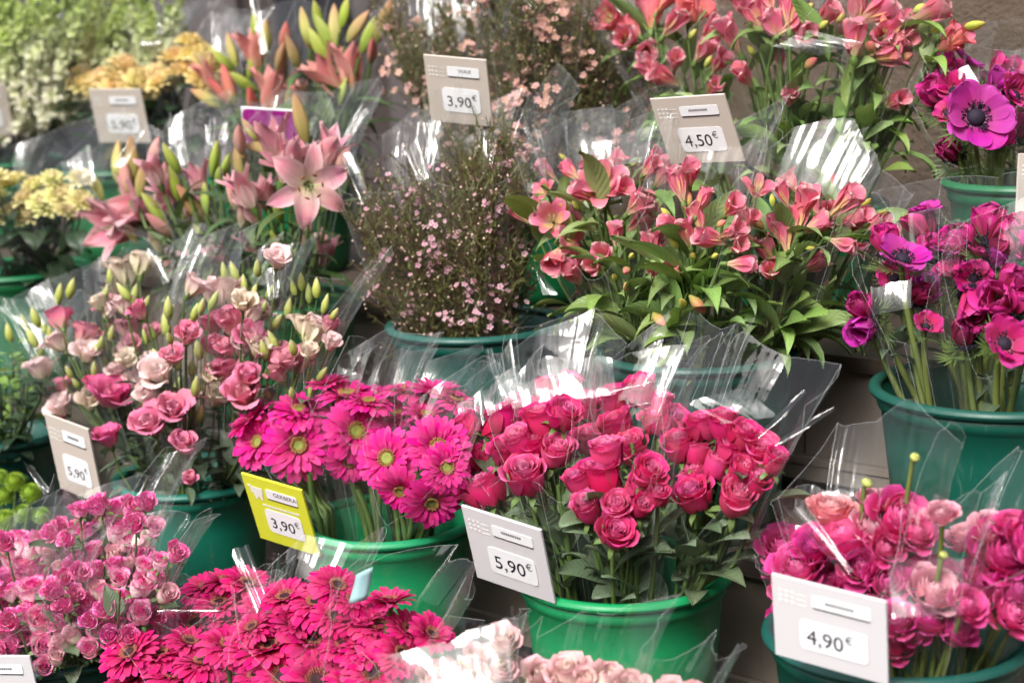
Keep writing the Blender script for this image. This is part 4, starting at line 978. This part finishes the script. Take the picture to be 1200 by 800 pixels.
bouquet('alstroemeria_bouquet','mid coral alstroemeria with buds nodding over long green leaves, below the 4,50 card',G,'alst',-.09,(745,195),(892,185),
  H_('alstro_open',(888,222,42,(.2,.7,.5)))+H_('alstro_half',(798,214,32),(859,242,30),(866,287,30,(.2,.3,.8)),(794,216,28),(810,203,26,(0,.5,.6)),(824,234,24),(789,314,26,(-.3,.2,.9)),(881,256,22))
  +H_('alstro_bell',(830,279,30,(-.9,.2,.4)),(873,310,26,(.9,-.05,.3)),(803,270,24,(-.3,.8,.4)))+H_('abud',(817,356,38,(.6,-.7,.3)),(845,262,22),(793,318,24))+H_('abudg',(800,355,24),(838,300,22),(780,250,22),(812,300,22),(790,285,22)),**{**AL,'dip':.25,'nleaf':61})
bouquet('alstroemeria_bouquet','coral alstroemeria in the right front sleeve, film corner over the taupe panel',G,'alst',-.02,(872,195),(1004,232),
  H_('alstro_half',(921,272,36),(943,236,38,(.1,.7,.5)),(898,292,34),(937,254,30),(992,236,32,(.5,.5,.5)),(918,226,26),(960,262,26))+H_('alstro_bell',(992,287,24,(.8,-.3,.4)),(908,262,24))+H_('abudg',(905,235,22),(950,290,22),(976,250,20),(930,300,20)),**{**AL,'nleaf':54})
bouquet('alstroemeria_bouquet','leafy coral alstroemeria at the back of the front bucket, reaching toward the anemones',G,'alst',.07,(890,190),(1060,240),
  H_('alstro_half',(992,262,26),(1010,254,28),(1030,262,28),(985,238,26),(955,228,26),(1040,275,24),(1002,290,26,(.6,-.2,.5)))+H_('alstro_red',(970,215,24),(925,210,24))+H_('abudg',(1015,238,22),(1000,225,20),(1035,250,18)),**{**AL,'nleaf':54})
bouquet('alstroemeria_bouquet','alstroemeria behind the front left sleeve with only a few flowers showing under film',G,'alst',.06,(620,165),(780,142),
  H_('alstro_half',(690,200,28),(765,195,28),(780,205,28),(640,200,24),(720,188,24))+H_('abudg',(660,185,18),(745,190,18)),**{**AL,'nleaf':42})
bouquet('alstroemeria_bouquet','red alstroemeria in the upper row left of the 4,50 card',G,'alst_b',-.03,(688,8),(838,-6),
  H_('alstro_red',(716,22,34,(-.6,.2,.6)),(765,14,32),(740,30,26),(800,8,30),(820,14,30),(780,0,30))+H_('alstro_half',(733,49,34,(-.2,.1,.9)),(758,64,36,(0,-.2,.9)),(827,56,32),(790,25,28))+H_('abudg',(830,73,22),(812,40,20),(750,5,20)),**{**AL,'dip':.0})
bouquet('alstroemeria_bouquet','upper alstroemeria with a milky film fold across it, above the 4,50 card',G,'alst_b',-.07,(842,-24),(1008,-24),
  H_('alstro_half',(854,40,36),(884,16,32),(905,28,34),(945,42,34,(0,.1,.9)),(870,5,30),(925,10,30),(972,15,30))+H_('alstro_bell',(932,28,28),(1003,38,30,(0,.9,.3)))+H_('abudg',(945,12,28),(965,30,24),(985,22,24),(880,60,22)),**{**AL,'dip':-.02,'nleaf':61,'lsize':.09})
bouquet('alstroemeria_bouquet','upper alstroemeria at the right with three coral flowers against the brown wall',G,'alst_b',-.02,(985,-26),(1118,-20),
  H_('alstro_half',(1033,46,38,(-.1,.1,.9)),(1045,64,42,(.8,.1,.5)),(1052,32,38,(.4,.5,.6)),(1003,40,34),(1094,12,34,(.7,.3,.4)))+H_('alstro_bell',(1036,8,38,(.7,.4,.4)),(1003,10,32,(0,.9,.3)))+H_('alstro_red',(1114,38,24),(1112,52,26,(.4,.2,.6)),(1128,44,24))+H_('abudg',(1141,30,32,(.9,.15,.3)),(1078,10,26),(1098,35,22)),**{**AL,'dip':.0,'nleaf':58,'lsize':.09})

# ---- pink lilies, coral lilies
G='lily bouquets'
LL=dict(auto=(13,46,('lily_green','lily_bronze','lily_pink','lily_half_mauve','lily_half','lily_half'),.62,.97),k=.3,leaf='lily',nleaf=80,lsize=.10,face=(.9,.25,.4),srad=.0036,lr=(.25,.85),fill=6)
bouquet('lily_bouquet','large open pink lily hanging out of the right front lily sleeve',G,'lily',-.06,(262,146),(404,165),
  H_('lily_open',(362,218,118,(.25,-.15,.95),.07))+H_('lily_half',(345,178,70,(.35,.8,.3)),(388,168,60,(.4,.85,.2)))+H_('lily_half_mauve',(318,158,72,(-.3,.9,.2)),(336,190,60,(-.5,.6,.5)))+H_('lily_yellow',(312,174,60,(-.95,.15,.3)),(292,152,34,(-.5,.8,.2)))+H_('lily_bronze',(282,190,56),(352,140,52,(-.2,.9,.2))),**{**LL,'dip':.22})
bouquet('lily_bouquet','upright green and blush lily buds in the middle front lily sleeve',G,'lily',-.07,(172,182),(290,148),
  H_('lily_green',(252,186,44),(265,194,42),(257,207,36),(241,232,40),(204,214,44),(182,246,54,(-.55,.75,.2)))+H_('lily_pink',(271,226,46,(-.25,.9,.2)),(287,243,48,(.2,.9,.3)),(187,264,50,(-.6,.5,.5)))+H_('lily_bronze',(224,238,52))+H_('lily_half',(190,216,48,(-.3,.7,.5)))+H_('lily_half_mauve',(230,205,44)),**{**LL,'dip':.16})
bouquet('lily_bouquet','pale pink lily drooping from the left front lily sleeve',G,'lily',-.03,(92,205),(196,158),
  H_('lily_half',(128,262,84,(-.6,-.1,.6)),(150,240,78,(-.7,.25,.5)),(102,240,54,(-.8,.3,.3)))+H_('lily_yellow',(110,216,44),(138,190,46))+H_('lily_pink',(148,206,44),(180,178,40))+H_('lily_bronze',(156,186,50),(166,212,40)),**{**LL,'dip':.18})
bouquet('lily_bouquet','coral lily buds and half open flowers, left sleeve of the upper row',G,'lily_b',-.03,(228,40),(352,20),
  H_('lily_half_coral',(318,98,70,(-.05,.95,.2)),(292,48,56,(-.3,.9,.2)))+H_('lily_red',(268,98,50,(-.3,.9,.2)),(258,108,42,(-.6,.7,.2)),(334,42,46))+H_('lily_green',(258,70,40,(-.7,.6,.2)),(284,96,44,(-.75,.5,.3)),(300,30,40))+H_('lily_yellow',(245,116,50,(-.9,.45,.2)),(272,60,42),(312,44,40))+H_('lily_bronze',(342,108,46),(330,66,44)),**{**LL,'auto':(9,44,('lily_green','lily_bronze','lily_red','lily_yellow','lily_half_coral'),.65,.95)})
bouquet('lily_bouquet','red coral lily opening among yellow green buds, right sleeve of the upper row',G,'lily_b',-.05,(342,14),(470,-8),
  H_('lily_half_coral',(408,68,70,(-.1,.95,.2)),(380,84,72,(-.6,.75,.2)))+H_('lily_red',(414,88,44,(.1,.9,.2)),(360,40,40),(436,60,40))+H_('lily_green',(374,54,52,(-.5,.8,.2)),(384,42,50,(-.4,.85,.2)),(404,16,40),(402,106,36,(.2,.9,.2)),(432,42,46,(.4,.9,.1)),(372,20,40))+H_('lily_yellow',(392,32,48),(358,32,44))+H_('lily_bronze',(450,24,56),(420,30,46)),**{**LL,'auto':(9,44,('lily_green','lily_bronze','lily_red','lily_yellow','lily_half_coral'),.65,.95)})

# ---- waxflower
G='waxflower bouquets'
WX=dict(face=(.6,.4,.3),ratio=.62)
bouquet('waxflower_bouquet','mauve waxflower with brown twigs in the left sleeve of the dark teal bucket',G,'wax',-.05,(398,176),(530,136),extra=wax_extra('wax',18,200,260,1500,.80,.40,.9),dip=.05,taper=.85,**WX)
bouquet('waxflower_bouquet','mauve waxflower in the right sleeve of the dark teal bucket, touching the alstroemeria',G,'wax',-.04,(500,138),(640,148),extra=wax_extra('wax',20,240,260,1700,.88,.40,.92),dip=.05,taper=.9,**WX)
G2='upper waxflower bouquets'
bouquet('waxflower_bouquet','pink waxflower at the left of the grey 3,90 card, upper row',G2,'wax_b',-.04,(448,20),(585,-10),extra=wax_extra('wax_back',15,240,160,1500,.97,.45,1.,.0056),dip=.0,taper=.85,**WX)
bouquet('waxflower_bouquet','pink waxflower right of the grey 3,90 card, upper row',G2,'wax_b',-.06,(560,-20),(690,-16),extra=wax_extra('wax_back',17,280,160,1600,1.,.45,1.,.0060),dip=.0,taper=.85,**WX)
bouquet('waxflower_bouquet','dim waxflower at the back, just left of the red alstroemeria',G2,'wax_b',.03,(650,-10),(772,20),extra=wax_extra('wax_back',15,220,160,1500,.92,.45,1.,.0056),dip=.0,taper=.85,**WX)

# ---- yellow blooms and cream stock, upper left
G='yellow flower bouquets'
YL=dict(auto=(8,34,('yellow',),.78,.9),k=.35,leaf='dark',nleaf=60,lsize=.07,face=(.8,.35,.4),lr=(.25,.9),stem='stem_dark')
bouquet('yellow_bouquet','golden yellow ruffled blooms directly above the blurred grey 5,90 card',G,'yel_b',-.04,(76,54),(196,36),
  H_('yellow',(98,92,36),(122,86,38),(148,84,40),(170,92,38),(110,100,34),(136,98,36),(160,100,36),(186,90,34),(90,84,30),(150,74,30)),**{**YL,'dip':.02})
bouquet('yellow_bouquet','orange tinted ruffled blooms between the golden blooms and the coral lilies',G,'yel_b',-.02,(182,34),(272,40),
  H_('yellow',(205,62,38),(228,58,38),(245,72,36),(218,80,36),(238,88,32),(200,84,32),(222,45,30)),**{**YL,'dip':.02})
bouquet('yellow_bouquet','pale yellow blooms over dark round leaves at the left edge, second row',G,'yell',-.05,(-30,182),(122,158),
  H_('yellow_green',(10,210,38),(40,214,36),(72,228,36),(50,236,38),(7,248,36),(28,228,36),(95,232,28),(78,244,26),(30,250,30),(-10,230,36)),**{**YL,'nleaf':60,'dip':.06,'auto':(8,34,('yellow_green',),.75,.9)})
G='cream stock bouquets'
bouquet('stock_bouquet','cream stock spikes at the far upper left corner',G,'stock',-.05,(-60,26),(56,8),extra=stock_extra,dip=.0,ratio=.6,leaf='dark',nleaf=24,lsize=.07,fill=5,lr=(.3,.75))
bouquet('stock_bouquet','cream and green stock spikes just left of the golden blooms',G,'stock',-.02,(30,10),(150,-4),extra=stock_extra,dip=.0,ratio=.6,leaf='dark',nleaf=24,lsize=.07,fill=5,lr=(.3,.75))
bouquet('stock_bouquet','mostly green stock spikes rising behind the golden blooms',G,'yel_b',.06,(96,4),(216,-4),extra=stock_extra,dip=.0,ratio=.5,leaf='dark',nleaf=24,lsize=.07,fill=5,lr=(.3,.75))

# ---- front row: spray roses, crimson gerberas, pale roses
G='spray rose bouquets'
SP=dict(auto=(22,30,('spray','spray_hot','spray_hot'),.68,.95),k=.5,leaf='rose',nleaf=40,lsize=.045,face=(.7,.45,.4),srad=.0019,lr=(.45,.92),fill=3)
bouquet('spray_rose_bouquet','streaked pink and white spray roses in the upper sleeve below the grey 5,90 card',G,'spray',.03,(58,580),(192,556),
  H_('spray',(137,597,40),(138,620,38),(121,608,30),(86,618,28))+H_('spray_hot',(104,624,30),(104,660,24),(110,642,26))+H_('spray_pale',(167,630,24),(135,648,22),(154,662,20),(70,664,20)),**{**SP,'dip':.0})
bouquet('spray_rose_bouquet','streaked spray roses at the left edge, flat cluster on top',G,'spray',.0,(-50,628),(72,600),
  H_('spray',(34,640,44),(51,634,34),(13,650,38),(22,628,30),(-8,660,40))+H_('spray_hot',(30,666,44),(7,680,38),(-2,700,36))+H_('spray_pale',(58,650,24)),**SP)
bouquet('spray_rose_bouquet','open hot pink and white spray roses in the right front sleeve, nearest the crimson gerberas',G,'spray',-.05,(62,655),(215,640),
  H_('spray',(137,703,42),(167,684,40),(165,718,36),(120,730,38),(180,676,30))+H_('spray_hot',(98,706,38),(158,700,26),(74,728,34))+H_('spray_pale',(89,686,28),(113,690,24),(196,695,26),(84,742,26),(70,752,26)),**{**SP,'dip':.12})
bouquet('spray_rose_bouquet','striped spray roses low at the left above the cut off white card',G,'spray',-.09,(-45,690),(90,665),
  H_('spray',(40,690,44),(27,722,40),(48,727,40),(51,757,32),(30,746,32),(7,742,34),(52,780,28),(-10,750,36))+H_('spray_hot',(37,704,30),(69,700,26),(60,712,28))+H_('spray_pale',(72,740,24),(66,768,24)),**SP)
G='crimson gerbera bouquets'
GH=dict(auto=(5,54,('gerb_hot',),.78,.92),k=.5,srad=.0042,face=(.85,.5,.25),ratio=.55,fill=2)
bouquet('gerbera_bouquet','crimson gerberas with dark centres in the back left sleeve by the spray roses',G,'hot',.03,(176,690),(316,662),
  H_('gerb_hot',(230,730,50),(206,736,50),(257,706,50),(243,689,46),(266,680,42),(290,684,44),(272,722,44)),**{**GH,'dip':-.02})
bouquet('gerbera_bouquet','crimson gerberas with dark centres, lowest left bunch at the bottom edge',G,'hot',-.07,(125,745),(290,735),
  H_('gerb_hot',(152,797,54),(189,767,56),(204,790,58),(237,776,54),(172,815,54),(250,806,50),(222,752,44)),**{**GH,'dip':.1})
bouquet('gerbera_bouquet','largest crimson gerberas with dark centres in the middle front sleeve',G,'hot',-.04,(278,672),(412,672),
  H_('gerb_hot',(334,700,52),(371,706,56),(317,757,60),(365,747,62),(395,686,46),(345,730,50),(331,792,58),(371,797,58),(296,735,46),(300,790,46),(392,722,44)),**{**GH,'dip':.12})
bouquet('gerbera_bouquet','crimson gerberas in the right sleeve beside the silvery film sheet',G,'hot',-.03,(395,690),(525,715),
  H_('gerb_hot',(424,727,54),(457,705,52),(444,734,50),(505,743,48),(437,787,56),(413,702,44),(403,755,48),(410,796,54),(478,738,46),(470,765,48),(425,760,48)),**{**GH,'dip':.15})
G='pale pink rose bouquets'
PR_=dict(auto=(4,44,('rose_pale',),.75,.9),k=.3,leaf='rose',nleaf=8,lsize=.045,face=(.75,.45,.2),lr=(.6,.92),srad=.003)
bouquet('rose_bouquet','pale cream pink roses under the big glossy film sheet at the bottom edge',G,'pale',-.02,(440,768),(597,728),
  H_('rose_pale',(516,795,52),(548,795,46),(582,784,54),(590,750,40),(480,806,46),(556,770,34)),**{**PR_,'dip':.05})
bouquet('rose_bouquet','pale pink roses at the bottom edge right of the glossy film sheet',G,'pale',-.04,(600,742),(760,768),
  H_('rose_pale',(633,792,52),(667,788,52),(714,795,46),(690,800,44),(650,806,46),(738,806,42)),**{**PR_,'dip':.0})
bouquet('rose_bouquet','rose sleeve at the bottom edge against the green bucket, mostly cut off',G,'pale',-.02,(748,775),(850,790),
  H_('rose_pale',(785,812,46),(812,815,42),(765,822,44)),**{**PR_,'dip':.0})

# ------------------------------------------------------------------ price cards
def card(label,quad,p,mat,price,px_name=True,edge=None,style='grey',name=None,w_over_h=.95,stake=True):
    Q=[Vector(q) for q in quad]; cx=sum(q.x for q in Q)/4; cy_=sum(q.y for q in Q)/4
    C0=at(cx,cy_,p); best=None
    for i in range(-14,15):
        for j in range(-14,15):
            n=(rt*i*.1+up*j*.1-fw).normalized(); P=[]
            for q in Q:
                d=ray(q.x,q.y); P.append(EYE+d*((C0-EYE).dot(n)/d.dot(n)))
            e1=(P[1]-P[0]+P[2]-P[3])/2; e2=(P[0]-P[3]+P[1]-P[2])/2
            c=3*abs(e1.normalized().dot(e2.normalized()))+abs(math.log(e1.length/e2.length/w_over_h))+.05*(abs(i)+abs(j))*.1
            if best is None or c<best[0]: best=(c,n,e1.copy(),e2.copy(),sum(P,Vector())/4)
    _,n,e1,e2,C=best
    X=e1.normalized(); Y=(e2-X*e2.dot(X)).normalized(); Z=X.cross(Y); W,Hh=e1.length,e2.dot(Y)
    root=empty('price_card',C); root.matrix_world=Matrix.Translation(C)@Matrix((X,Y,Z)).transposed().to_4x4()
    tag(root,label,'price card','price cards standing in the buckets')
    b=MB(); b.box(-W/2,W/2,-Hh/2,Hh/2,-.0035,0)
    o=b.build('card',Mt[mat],root,False); mod=o.modifiers.new('bevel','BEVEL'); mod.width=.0008; mod.segments=2
    def patch(nm,x0,x1,y0,y1,z,mt,th=.0005):
        b=MB(); r_=min(x1-x0,y1-y0)*.16; pts=[]
        for (cx_,cy2,a0) in ((x1-r_,y1-r_,0),(x0+r_,y1-r_,90),(x0+r_,y0+r_,180),(x1-r_,y0+r_,270)):
            for s in range(4): a=R(a0+30*s); pts.append((cx_+r_*math.cos(a),cy2+r_*math.sin(a)))
        nn=len(pts); b.add([(x,y,z) for x,y in pts]+[(x,y,z+th) for x,y in pts],[tuple(range(nn,2*nn))]+[(i,(i+1)%nn,nn+(i+1)%nn,nn+i) for i in range(nn)])
        return b.build(nm,Mt[mt],root,False)
    if price is None: return root,W,Hh,patch
    patch('name_strip',-.14*W,.37*W,.22*Hh,.36*Hh,.0003,'paper')
    b=MB(); b.box(-.13*W,.36*W,.205*Hh,.218*Hh,.0003,.0008); b.build('rule',Mt['ink'],root,False)
    patch('price_label',-.26*W,.34*W,-.32*Hh,.04*Hh,.0003,'paper')
    def text(nm,s,size,x,y,mt,shear=0):
        cu=bpy.data.curves.new(nm,'FONT'); cu.body=s; cu.size=size; cu.extrude=.0001; cu.resolution_u=3; cu.align_x='LEFT'; cu.materials.append(Mt[mt])
        tmp=bpy.data.objects.new(nm+'_outline',cu); COL.objects.link(tmp); bpy.context.view_layer.update()
        me=bpy.data.meshes.new_from_object(tmp.evaluated_get(bpy.context.evaluated_depsgraph_get())); bpy.data.objects.remove(tmp)
        o=bpy.data.objects.new(nm,me); o.location=(x,y,.0010); link(o,root); return o
    pt_=text('price_text',price,min(.25*Hh,.235*W),-.20*W,-.235*Hh,'ink'); text('euro_sign','€',min(.14*Hh,.13*W),-.185*W+max(v.co.x for v in pt_.data.vertices),-.125*Hh,'ink_soft')
    # faint white emblem and line of small marks printed on the card
    b=MB()
    if style=='yellow':
        for (x0,x1,y0,y1) in ((-.40,-.20,.25,.34),(-.36,-.22,.20,.25),(-.35,-.31,.16,.20),(-.26,-.22,.16,.20),(-.43,-.38,.33,.36)): b.box(x0*W,x1*W,y0*Hh,y1*Hh,.0002,.0006)
        x=-.26
        while x<.34:
            l=random.Random(int(x*999)).uniform(.015,.035); b.box(x*W,(x+l)*W,.075*Hh,.105*Hh,.0002,.0006); x+=l+.012
    else:
        for i in range(3):
            for j in range(3): b.box((-.44+.055*i)*W,(-.41+.055*i)*W,(.20+.06*j)*Hh,(.225+.06*j)*Hh,.0002,.0005)
            b.box(-.28*W,-.19*W,(.20+.06*i)*Hh,(.206+.06*i)*Hh,.0002,.0005)
    b.build('emblem',Mt['print_white'],root,False)
    if name: text('name_text',name,.085*Hh,-.02*W if len(name)>4 else .03*W,.275*Hh,'ink_soft')
    b=MB(); x=-.02
    while x<.22 and not name: b.box(x*W,(x+.02)*W,.285*Hh,.315*Hh,.0009,.0011); x+=.028
    if not name: b.build('name_text',Mt['ink_soft'],root,False)
    if stake:
        b=MB(); b.tube([(.30*W,-.2*Hh,-.006),(.36*W,-.75*Hh,-.03),(.40*W,-1.15*Hh,-.06)],.0028,8); b.build('stake',Mt['black'],root)
        b=MB(); b.box(.22*W,.38*W,-.32*Hh,-.12*Hh,-.009,-.0037); b.build('clip',Mt['black'],root,False)
    return root,W,Hh,patch
card('grey 3,90 card standing between the waxflower rows',[(496,65),(569,70),(578,150),(505,141)],PROW[2]+.0,'card_grey','3,90',name='WAX')
card('grey 4,50 card above the coral alstroemeria',[(761,116),(849,111),(872,189),(786,193)],PROW[2]-.02,'card_grey','4,50',w_over_h=1.15)
card('grey blurred 5,90 card in front of the golden blooms',[(104,105),(165,104),(177,168),(116,167)],PROW[1]-.13,'card_grey','5,90')
card('grey card cut off by the left edge near the cream stock',[(-58,98),(5,100),(18,158),(-46,160)],PROW[1]-.13,'card_grey','5,90')
card('grey 5,90 card leaning in front of the lisianthus bouquets',[(52,484),(102,503),(122,592),(70,572)],PROW[3]-.15,'card_grey','5,90',w_over_h=.8)
card('yellow 3,90 card on the magenta gerbera bucket',[(282,554),(351,574),(377,653),(305,630)],PROW[3]-.14,'card_yellow','3,90',style='yellow',name='GERBERA')
card('white 5,90 card on the bright green rose bucket',[(540,592),(633,621),(651,708),(559,676)],PROW[3]-.16,'card_white','5,90',w_over_h=1.1)
card('large white 4,90 card in front of the ranunculus',[(902,671),(1038,705),(1041,803),(910,767)],PROW[3]-.20,'card_white','4,90',w_over_h=1.3)
card('white card cut off by the lower left corner, below the spray roses',[(-52,766),(34,770),(52,840),(-34,842)],PROW[4]-.15,'card_white','5,90',w_over_h=1.1)
card('sliver of a grey card at the right edge beside the dark green bucket',[(1194,180),(1270,178),(1266,262),(1190,265)],PROW[1]-.15,'card_grey','5,90')
rc,W_,Hh_,pt=card('purple card with a white border standing behind the open pink lily',[(282,125),(355,131),(362,176),(288,172)],PROW[2]+.03,'paper',None,w_over_h=1.5)
pt('printed_face',-.48*W_,.48*W_,-.47*Hh_,.47*Hh_,.0003,'card_purple')


# ------------------------------------------------------------------ small loose things
def slip(name,label,cat,quad,p,mat,wh):
    """a creased slip of paper tucked into a sleeve"""
    n=NRM*-1; P=[at(x,y,p) for x,y in quad]; c=sum(P,Vector())/4
    root=empty(name,c); tag(root,label,cat)
    b=MB()
    def fn(u,v):
        t=(u+1)/2; q=P[3].lerp(P[2],t).lerp(P[0].lerp(P[1],t),v); return q-c-NRM*(.006*math.sin(PI*t)+.004*v*v)
    b.grid(fn,6,6); o=b.build('sheet',Mt[mat],root); m=o.modifiers.new('thick','SOLIDIFY'); m.thickness=.0006
    return root,P,c
Mt['paper_blue']=plain('pale_blue_paper',(.42,.66,.70),.4,.25,30)
slip('paper_slip','pale blue paper slip sticking up among the crimson gerberas','paper slip',[(420,672),(440,663),(430,702),(408,706)],PROW[4]-.05,'paper_blue',1)
slip('paper_slip','white paper corner behind the big purple anemone at the upper right','paper slip',[(1124,82),(1136,76),(1148,98),(1122,96)],PROW[1]-.02,'paper',1)

# film pieces added as glints and milky patches
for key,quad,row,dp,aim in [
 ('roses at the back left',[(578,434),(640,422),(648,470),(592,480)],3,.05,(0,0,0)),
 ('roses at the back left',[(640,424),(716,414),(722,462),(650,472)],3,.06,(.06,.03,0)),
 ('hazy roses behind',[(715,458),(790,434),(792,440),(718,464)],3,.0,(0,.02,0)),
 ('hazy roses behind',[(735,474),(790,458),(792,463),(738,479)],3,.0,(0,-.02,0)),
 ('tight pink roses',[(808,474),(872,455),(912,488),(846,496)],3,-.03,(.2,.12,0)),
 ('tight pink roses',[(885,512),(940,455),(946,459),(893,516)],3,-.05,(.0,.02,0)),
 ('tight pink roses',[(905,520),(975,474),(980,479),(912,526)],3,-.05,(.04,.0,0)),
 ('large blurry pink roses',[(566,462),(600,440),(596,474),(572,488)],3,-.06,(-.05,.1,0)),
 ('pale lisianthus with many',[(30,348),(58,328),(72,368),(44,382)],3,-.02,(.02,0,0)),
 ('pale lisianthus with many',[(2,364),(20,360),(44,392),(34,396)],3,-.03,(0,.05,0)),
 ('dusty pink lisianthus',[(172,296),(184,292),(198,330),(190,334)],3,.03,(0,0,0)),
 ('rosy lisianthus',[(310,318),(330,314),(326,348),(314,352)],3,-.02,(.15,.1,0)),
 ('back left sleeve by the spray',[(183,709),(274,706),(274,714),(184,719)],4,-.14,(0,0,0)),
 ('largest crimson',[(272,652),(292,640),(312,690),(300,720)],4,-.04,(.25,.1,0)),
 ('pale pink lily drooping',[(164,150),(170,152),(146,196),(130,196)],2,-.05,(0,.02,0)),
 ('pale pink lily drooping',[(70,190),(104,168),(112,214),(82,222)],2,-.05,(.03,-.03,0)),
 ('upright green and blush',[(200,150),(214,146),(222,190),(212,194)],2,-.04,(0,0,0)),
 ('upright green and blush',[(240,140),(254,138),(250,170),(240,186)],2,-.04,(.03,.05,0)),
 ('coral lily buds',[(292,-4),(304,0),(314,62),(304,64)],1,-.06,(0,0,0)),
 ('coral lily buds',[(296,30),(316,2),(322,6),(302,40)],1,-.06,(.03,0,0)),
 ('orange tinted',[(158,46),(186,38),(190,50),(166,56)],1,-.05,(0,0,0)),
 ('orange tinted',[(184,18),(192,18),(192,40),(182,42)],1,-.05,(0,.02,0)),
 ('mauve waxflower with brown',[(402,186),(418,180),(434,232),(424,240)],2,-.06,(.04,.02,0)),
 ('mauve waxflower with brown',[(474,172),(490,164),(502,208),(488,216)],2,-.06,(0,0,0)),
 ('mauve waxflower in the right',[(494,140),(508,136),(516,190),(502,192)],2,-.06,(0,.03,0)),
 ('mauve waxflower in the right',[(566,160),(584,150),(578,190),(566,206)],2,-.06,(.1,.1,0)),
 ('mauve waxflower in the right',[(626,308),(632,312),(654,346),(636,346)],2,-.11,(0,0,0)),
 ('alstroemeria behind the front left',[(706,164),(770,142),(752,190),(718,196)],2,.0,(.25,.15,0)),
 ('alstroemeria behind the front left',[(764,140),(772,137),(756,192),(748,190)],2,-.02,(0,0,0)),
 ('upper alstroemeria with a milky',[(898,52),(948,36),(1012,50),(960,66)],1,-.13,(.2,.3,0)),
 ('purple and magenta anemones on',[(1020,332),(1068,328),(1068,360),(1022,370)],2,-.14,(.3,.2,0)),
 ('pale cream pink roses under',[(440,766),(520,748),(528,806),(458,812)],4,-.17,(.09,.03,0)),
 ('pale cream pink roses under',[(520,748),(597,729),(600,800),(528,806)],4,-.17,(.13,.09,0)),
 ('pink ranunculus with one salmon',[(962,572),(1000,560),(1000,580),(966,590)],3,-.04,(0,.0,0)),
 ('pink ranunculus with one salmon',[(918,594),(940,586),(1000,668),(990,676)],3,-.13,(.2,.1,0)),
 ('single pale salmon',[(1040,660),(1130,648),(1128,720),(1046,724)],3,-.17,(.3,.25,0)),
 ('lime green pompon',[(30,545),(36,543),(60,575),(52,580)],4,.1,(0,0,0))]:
    add_glint(key,quad,row,dp,aim)

# unseen houses added behind the camera to darken reflections and block low sky
hs_=empty('unseen_houses',Vector((-1.,-12.5,0))); tag(hs_,'unseen row of stone houses, added for dark reflections in the film','building')
mat_st=plain('street_front_stone',(.20,.17,.14),.8,.4,3); mat_gl=plain('street_front_glass',(.03,.035,.04),.1,.3,2); mat_rf=plain('slate_roof',(.06,.06,.065),.7,.4,3)
m=MB(); m.box(-24,24,-7,0,0,8.6); m.build('wall',mat_st,hs_,False)
m=MB(); m.add([(-24,.3,8.6),(24,.3,8.6),(24,-3.5,11.2),(-24,-3.5,11.2),(24,-7.3,8.6),(-24,-7.3,8.6)],[(0,1,2,3),(3,2,4,5)]); m.build('roof',mat_rf,hs_,False)
m=MB(); m.box(-.55,.55,.0,.04,0,1.7); wm=m.mesh('window',mat_gl,False)
for fl in range(3):
    for i in range(15): inst('window',wm,hs_,Matrix.Translation((-22+i*3.1,.01,.7+fl*2.8)))
